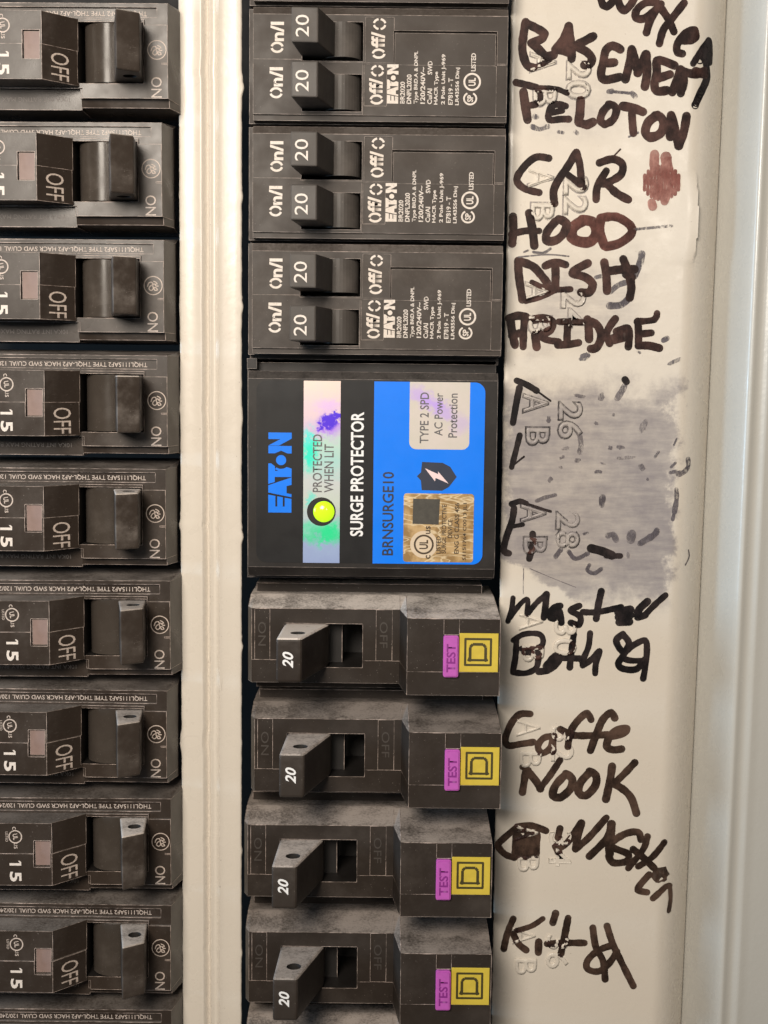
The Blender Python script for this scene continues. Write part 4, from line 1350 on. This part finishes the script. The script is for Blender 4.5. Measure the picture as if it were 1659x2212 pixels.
word(HW, 'black marker word Bath followed by an ampersand', 4, INK_BLACK, [
    [30, (152, 362), (220, 325), (310, 328), (328, 380), (292, 408), (200, 412)], [32, (170, 352), (166, 450), (150, 545)], [32, (150, 552), (230, 556), (290, 520), (302, 440)], [30, (215, 432), (292, 438)],
    [36, (302, 548), (370, 535), (422, 480), (402, 452), (345, 515)], [34, (510, 328), (496, 420), (486, 522)], [34, (402, 465), (480, 468), (545, 470)],
    [32, (606, 320), (596, 400), (560, 488), (562, 512), (620, 470), (662, 425), (640, 500), (636, 558)],
    [34, (800, 325), (760, 365), (802, 430), (860, 392), (930, 362), (942, 420), (932, 520), (920, 588)], [34, (802, 330), (836, 380), (802, 450), (772, 500), (800, 530), (880, 532), (932, 470)], [30, (800, 470), (850, 482), (930, 482)]], 34, seed=15)
word(HW, 'brown marker word Coffe', 4, INK_TAN, [
    [36, (252, 798), (190, 800), (142, 850), (106, 940), (122, 985), (200, 975), (270, 965)],
    [36, (392, 928), (332, 940), (297, 990), (322, 1030), (372, 1000), (386, 942), (386, 1018)],
    [38, (612, 832), (588, 795), (540, 830), (492, 900), (474, 992)], [38, (430, 888), (500, 922), (600, 926), (712, 920)],
    [(752, 822), (730, 790), (682, 830), (642, 920), (608, 1014)], [(732, 930), (800, 912), (822, 885), (770, 890), (722, 930), (704, 990), (740, 1010), (792, 1005)]], 40, seed=16)
word(HW, 'brown marker word NOOK', 4, INK_TAN, [
    [30, (205, 1112), (245, 1130)], [38, (226, 1132), (216, 1200), (206, 1262)], [(242, 1142), (290, 1200), (312, 1240)], [36, (308, 1240), (370, 1160), (428, 1072)],
    [(462, 1155), (402, 1220), (386, 1280), (430, 1292), (490, 1240), (500, 1180), (462, 1150)],
    [(602, 1145), (552, 1200), (536, 1260), (580, 1282), (638, 1220), (640, 1160), (602, 1136)],
    [42, (736, 1108), (726, 1180), (700, 1302)], [38, (870, 1086), (810, 1150), (745, 1212)], [40, (752, 1212), (812, 1252), (852, 1300), (880, 1385)]], 42, seed=17)
word(HW, 'brown marker scrawl reading washer, its first letter blotted', 5, INK_TAN, [
    [36, (168, 165), (92, 230), (62, 270), (102, 320), (158, 342)], [36, (175, 158), (262, 152), (345, 182)], [54, (178, 200), (172, 315)], [60, (230, 190), (232, 318)], [50, (286, 205), (280, 315)],
    [36, (428, 168), (416, 222)], [40, (402, 272), (420, 308)], [36, (430, 282), (480, 242), (552, 132)], [(556, 135), (532, 220), (520, 288)], [38, (520, 290), (600, 220), (702, 104)],
    [(735, 142), (702, 230), (602, 332)], [46, (732, 142), (722, 260), (722, 320)], [38, (905, 235), (890, 190), (812, 200), (722, 262), (762, 290), (832, 320), (822, 362), (742, 370), (715, 330)],
    [34, (945, 215), (920, 290), (832, 402)], [38, (860, 290), (912, 332), (985, 402)], [34, (1045, 250), (970, 340), (890, 392)],
    [36, (955, 440), (902, 500), (888, 532), (942, 545)], [34, (978, 580), (1052, 512), (1078, 508)], [26, (1078, 512), (1082, 580), (1072, 655)]], 40, blobs=[(1022, 445, 46, 42, 0)], seed=18)
word(HW, 'brown marker word Kit followed by an ampersand', 5, INK_TAN, [
    [36, (152, 702), (116, 790), (96, 880)], [30, (326, 702), (260, 745), (172, 772)], [36, (152, 792), (182, 850), (228, 888)], [38, (402, 670), (386, 725)], [40, (302, 838), (300, 902)],
    [38, (476, 697), (456, 800), (434, 908)], [36, (352, 850), (450, 845), (572, 845)],
    [36, (622, 755), (640, 870), (682, 950), (695, 1060)], [36, (706, 745), (740, 850), (792, 960), (862, 1100)], [36, (732, 860), (652, 890), (590, 950), (592, 1000), (660, 1012), (722, 960), (765, 895)]], 38, seed=19)
word('rubbed_stroke', None, 1, INK_FADE, [
    [24, (265, 750), (310, 765), (355, 748)], [26, (278, 690), (290, 692)], [18, (420, 780), (445, 785)], [22, (518, 778), (530, 788)], [26, (715, 542), (735, 540)], [14, (735, 542), (850, 552)], [26, (855, 552), (872, 570)], [10, (835, 810), (890, 785)]], 24, seed=20, rag=0.3)

# the top one of the four gets paler upward faces on body and lever
M_SQ_D = plastic('pale_topped_dusty_plastic', C_SQ, 1.5, 0.42, (0.66, 0.59, 0.535), 0.25, 0.45)
for ch in sq0.children:
    if ch.name.startswith(('body', 'switch_lever')):
        ch.material_slots[0].link = 'OBJECT'
        ch.material_slots[0].material = M_SQ_D

# ------------------------------------------------------------------ pressed circuit numbers on the cover (the marker ran over them)
AX, AY = U(1152, 1109)
BX, BY = U(1156, 1179)
NX, NY = U(1226, 1145)
def inked(x, y, near):
    for (a, b, c, d, r_) in near:
        vx, vy = c - a, d - b
        L2 = vx * vx + vy * vy or 1e-9
        t = max(0.0, min(1.0, ((x - a) * vx + (y - b) * vy) / L2))
        if (a + t * vx - x) ** 2 + (b + t * vy - y) ** 2 < r_ * r_:
            return True
    return False
for k, num in enumerate(['20', '22', '24', '26', '28', '30', '32', '34', '36']):
    dy = (4 - k) * PITCH
    EX, BV = (0.62, 0.30) if k < 6 else (0.42, 0.24)
    bm = text_bm('A', AX, AY + dy, -0.05, -90, 5.6, 4.2, 0.012, extrude=EX, bev=BV)
    merge(bm, text_bm('B', BX, BY + dy, -0.05, -90, 5.2, 3.9, 0.012, extrude=EX, bev=BV))
    merge(bm, text_bm(num, NX, NY + dy, -0.05, -90, 5.4, 8.2, 0.012, extrude=EX, bev=BV))
    if k in (0, 1, 2, 3, 4):
        hb = text_bm('A', AX, AY + dy, 0.012, -90, 6.3, 5.0, 0.05)
        merge(hb, text_bm('B', BX, BY + dy, 0.0125, -90, 5.9, 4.7, 0.05))
        merge(hb, text_bm(num, NX, NY + dy, 0.013, -90, 6.1, 9.0, 0.05))
        link('ink_outline', hb, INK_HALO if k > 2 else INK_HALO2, cover)
    bmesh.ops.triangulate(bm, faces=bm.faces)
    for _ in range(3):
        es = [e for e in bm.edges if e.calc_length() > 0.55]
        if es:
            bmesh.ops.subdivide_edges(bm, edges=es, cuts=1)
            bmesh.ops.triangulate(bm, faces=bm.faces)
    bm.normal_update()
    near = [q for q in STROKE_LOG if abs(q[1] - (BY + AY) / 2 - dy) < 10 and AX - 6 < q[0] < NX + 6]
    for f in bm.faces:
        c = f.calc_center_median()
        n_ = noise.noise((c.x * 1.1, c.y * 1.1, 3.3))
        if inked(c.x, c.y, near) and n_ > -0.22:
            f.material_index = 1
        elif k in (3, 4) and f.normal.z < 0.93 and n_ > -0.05:
            f.material_index = 2
    link('embossed_number', bm, [M_PAINT, INK_BROWN, INK_FADE2], cover)
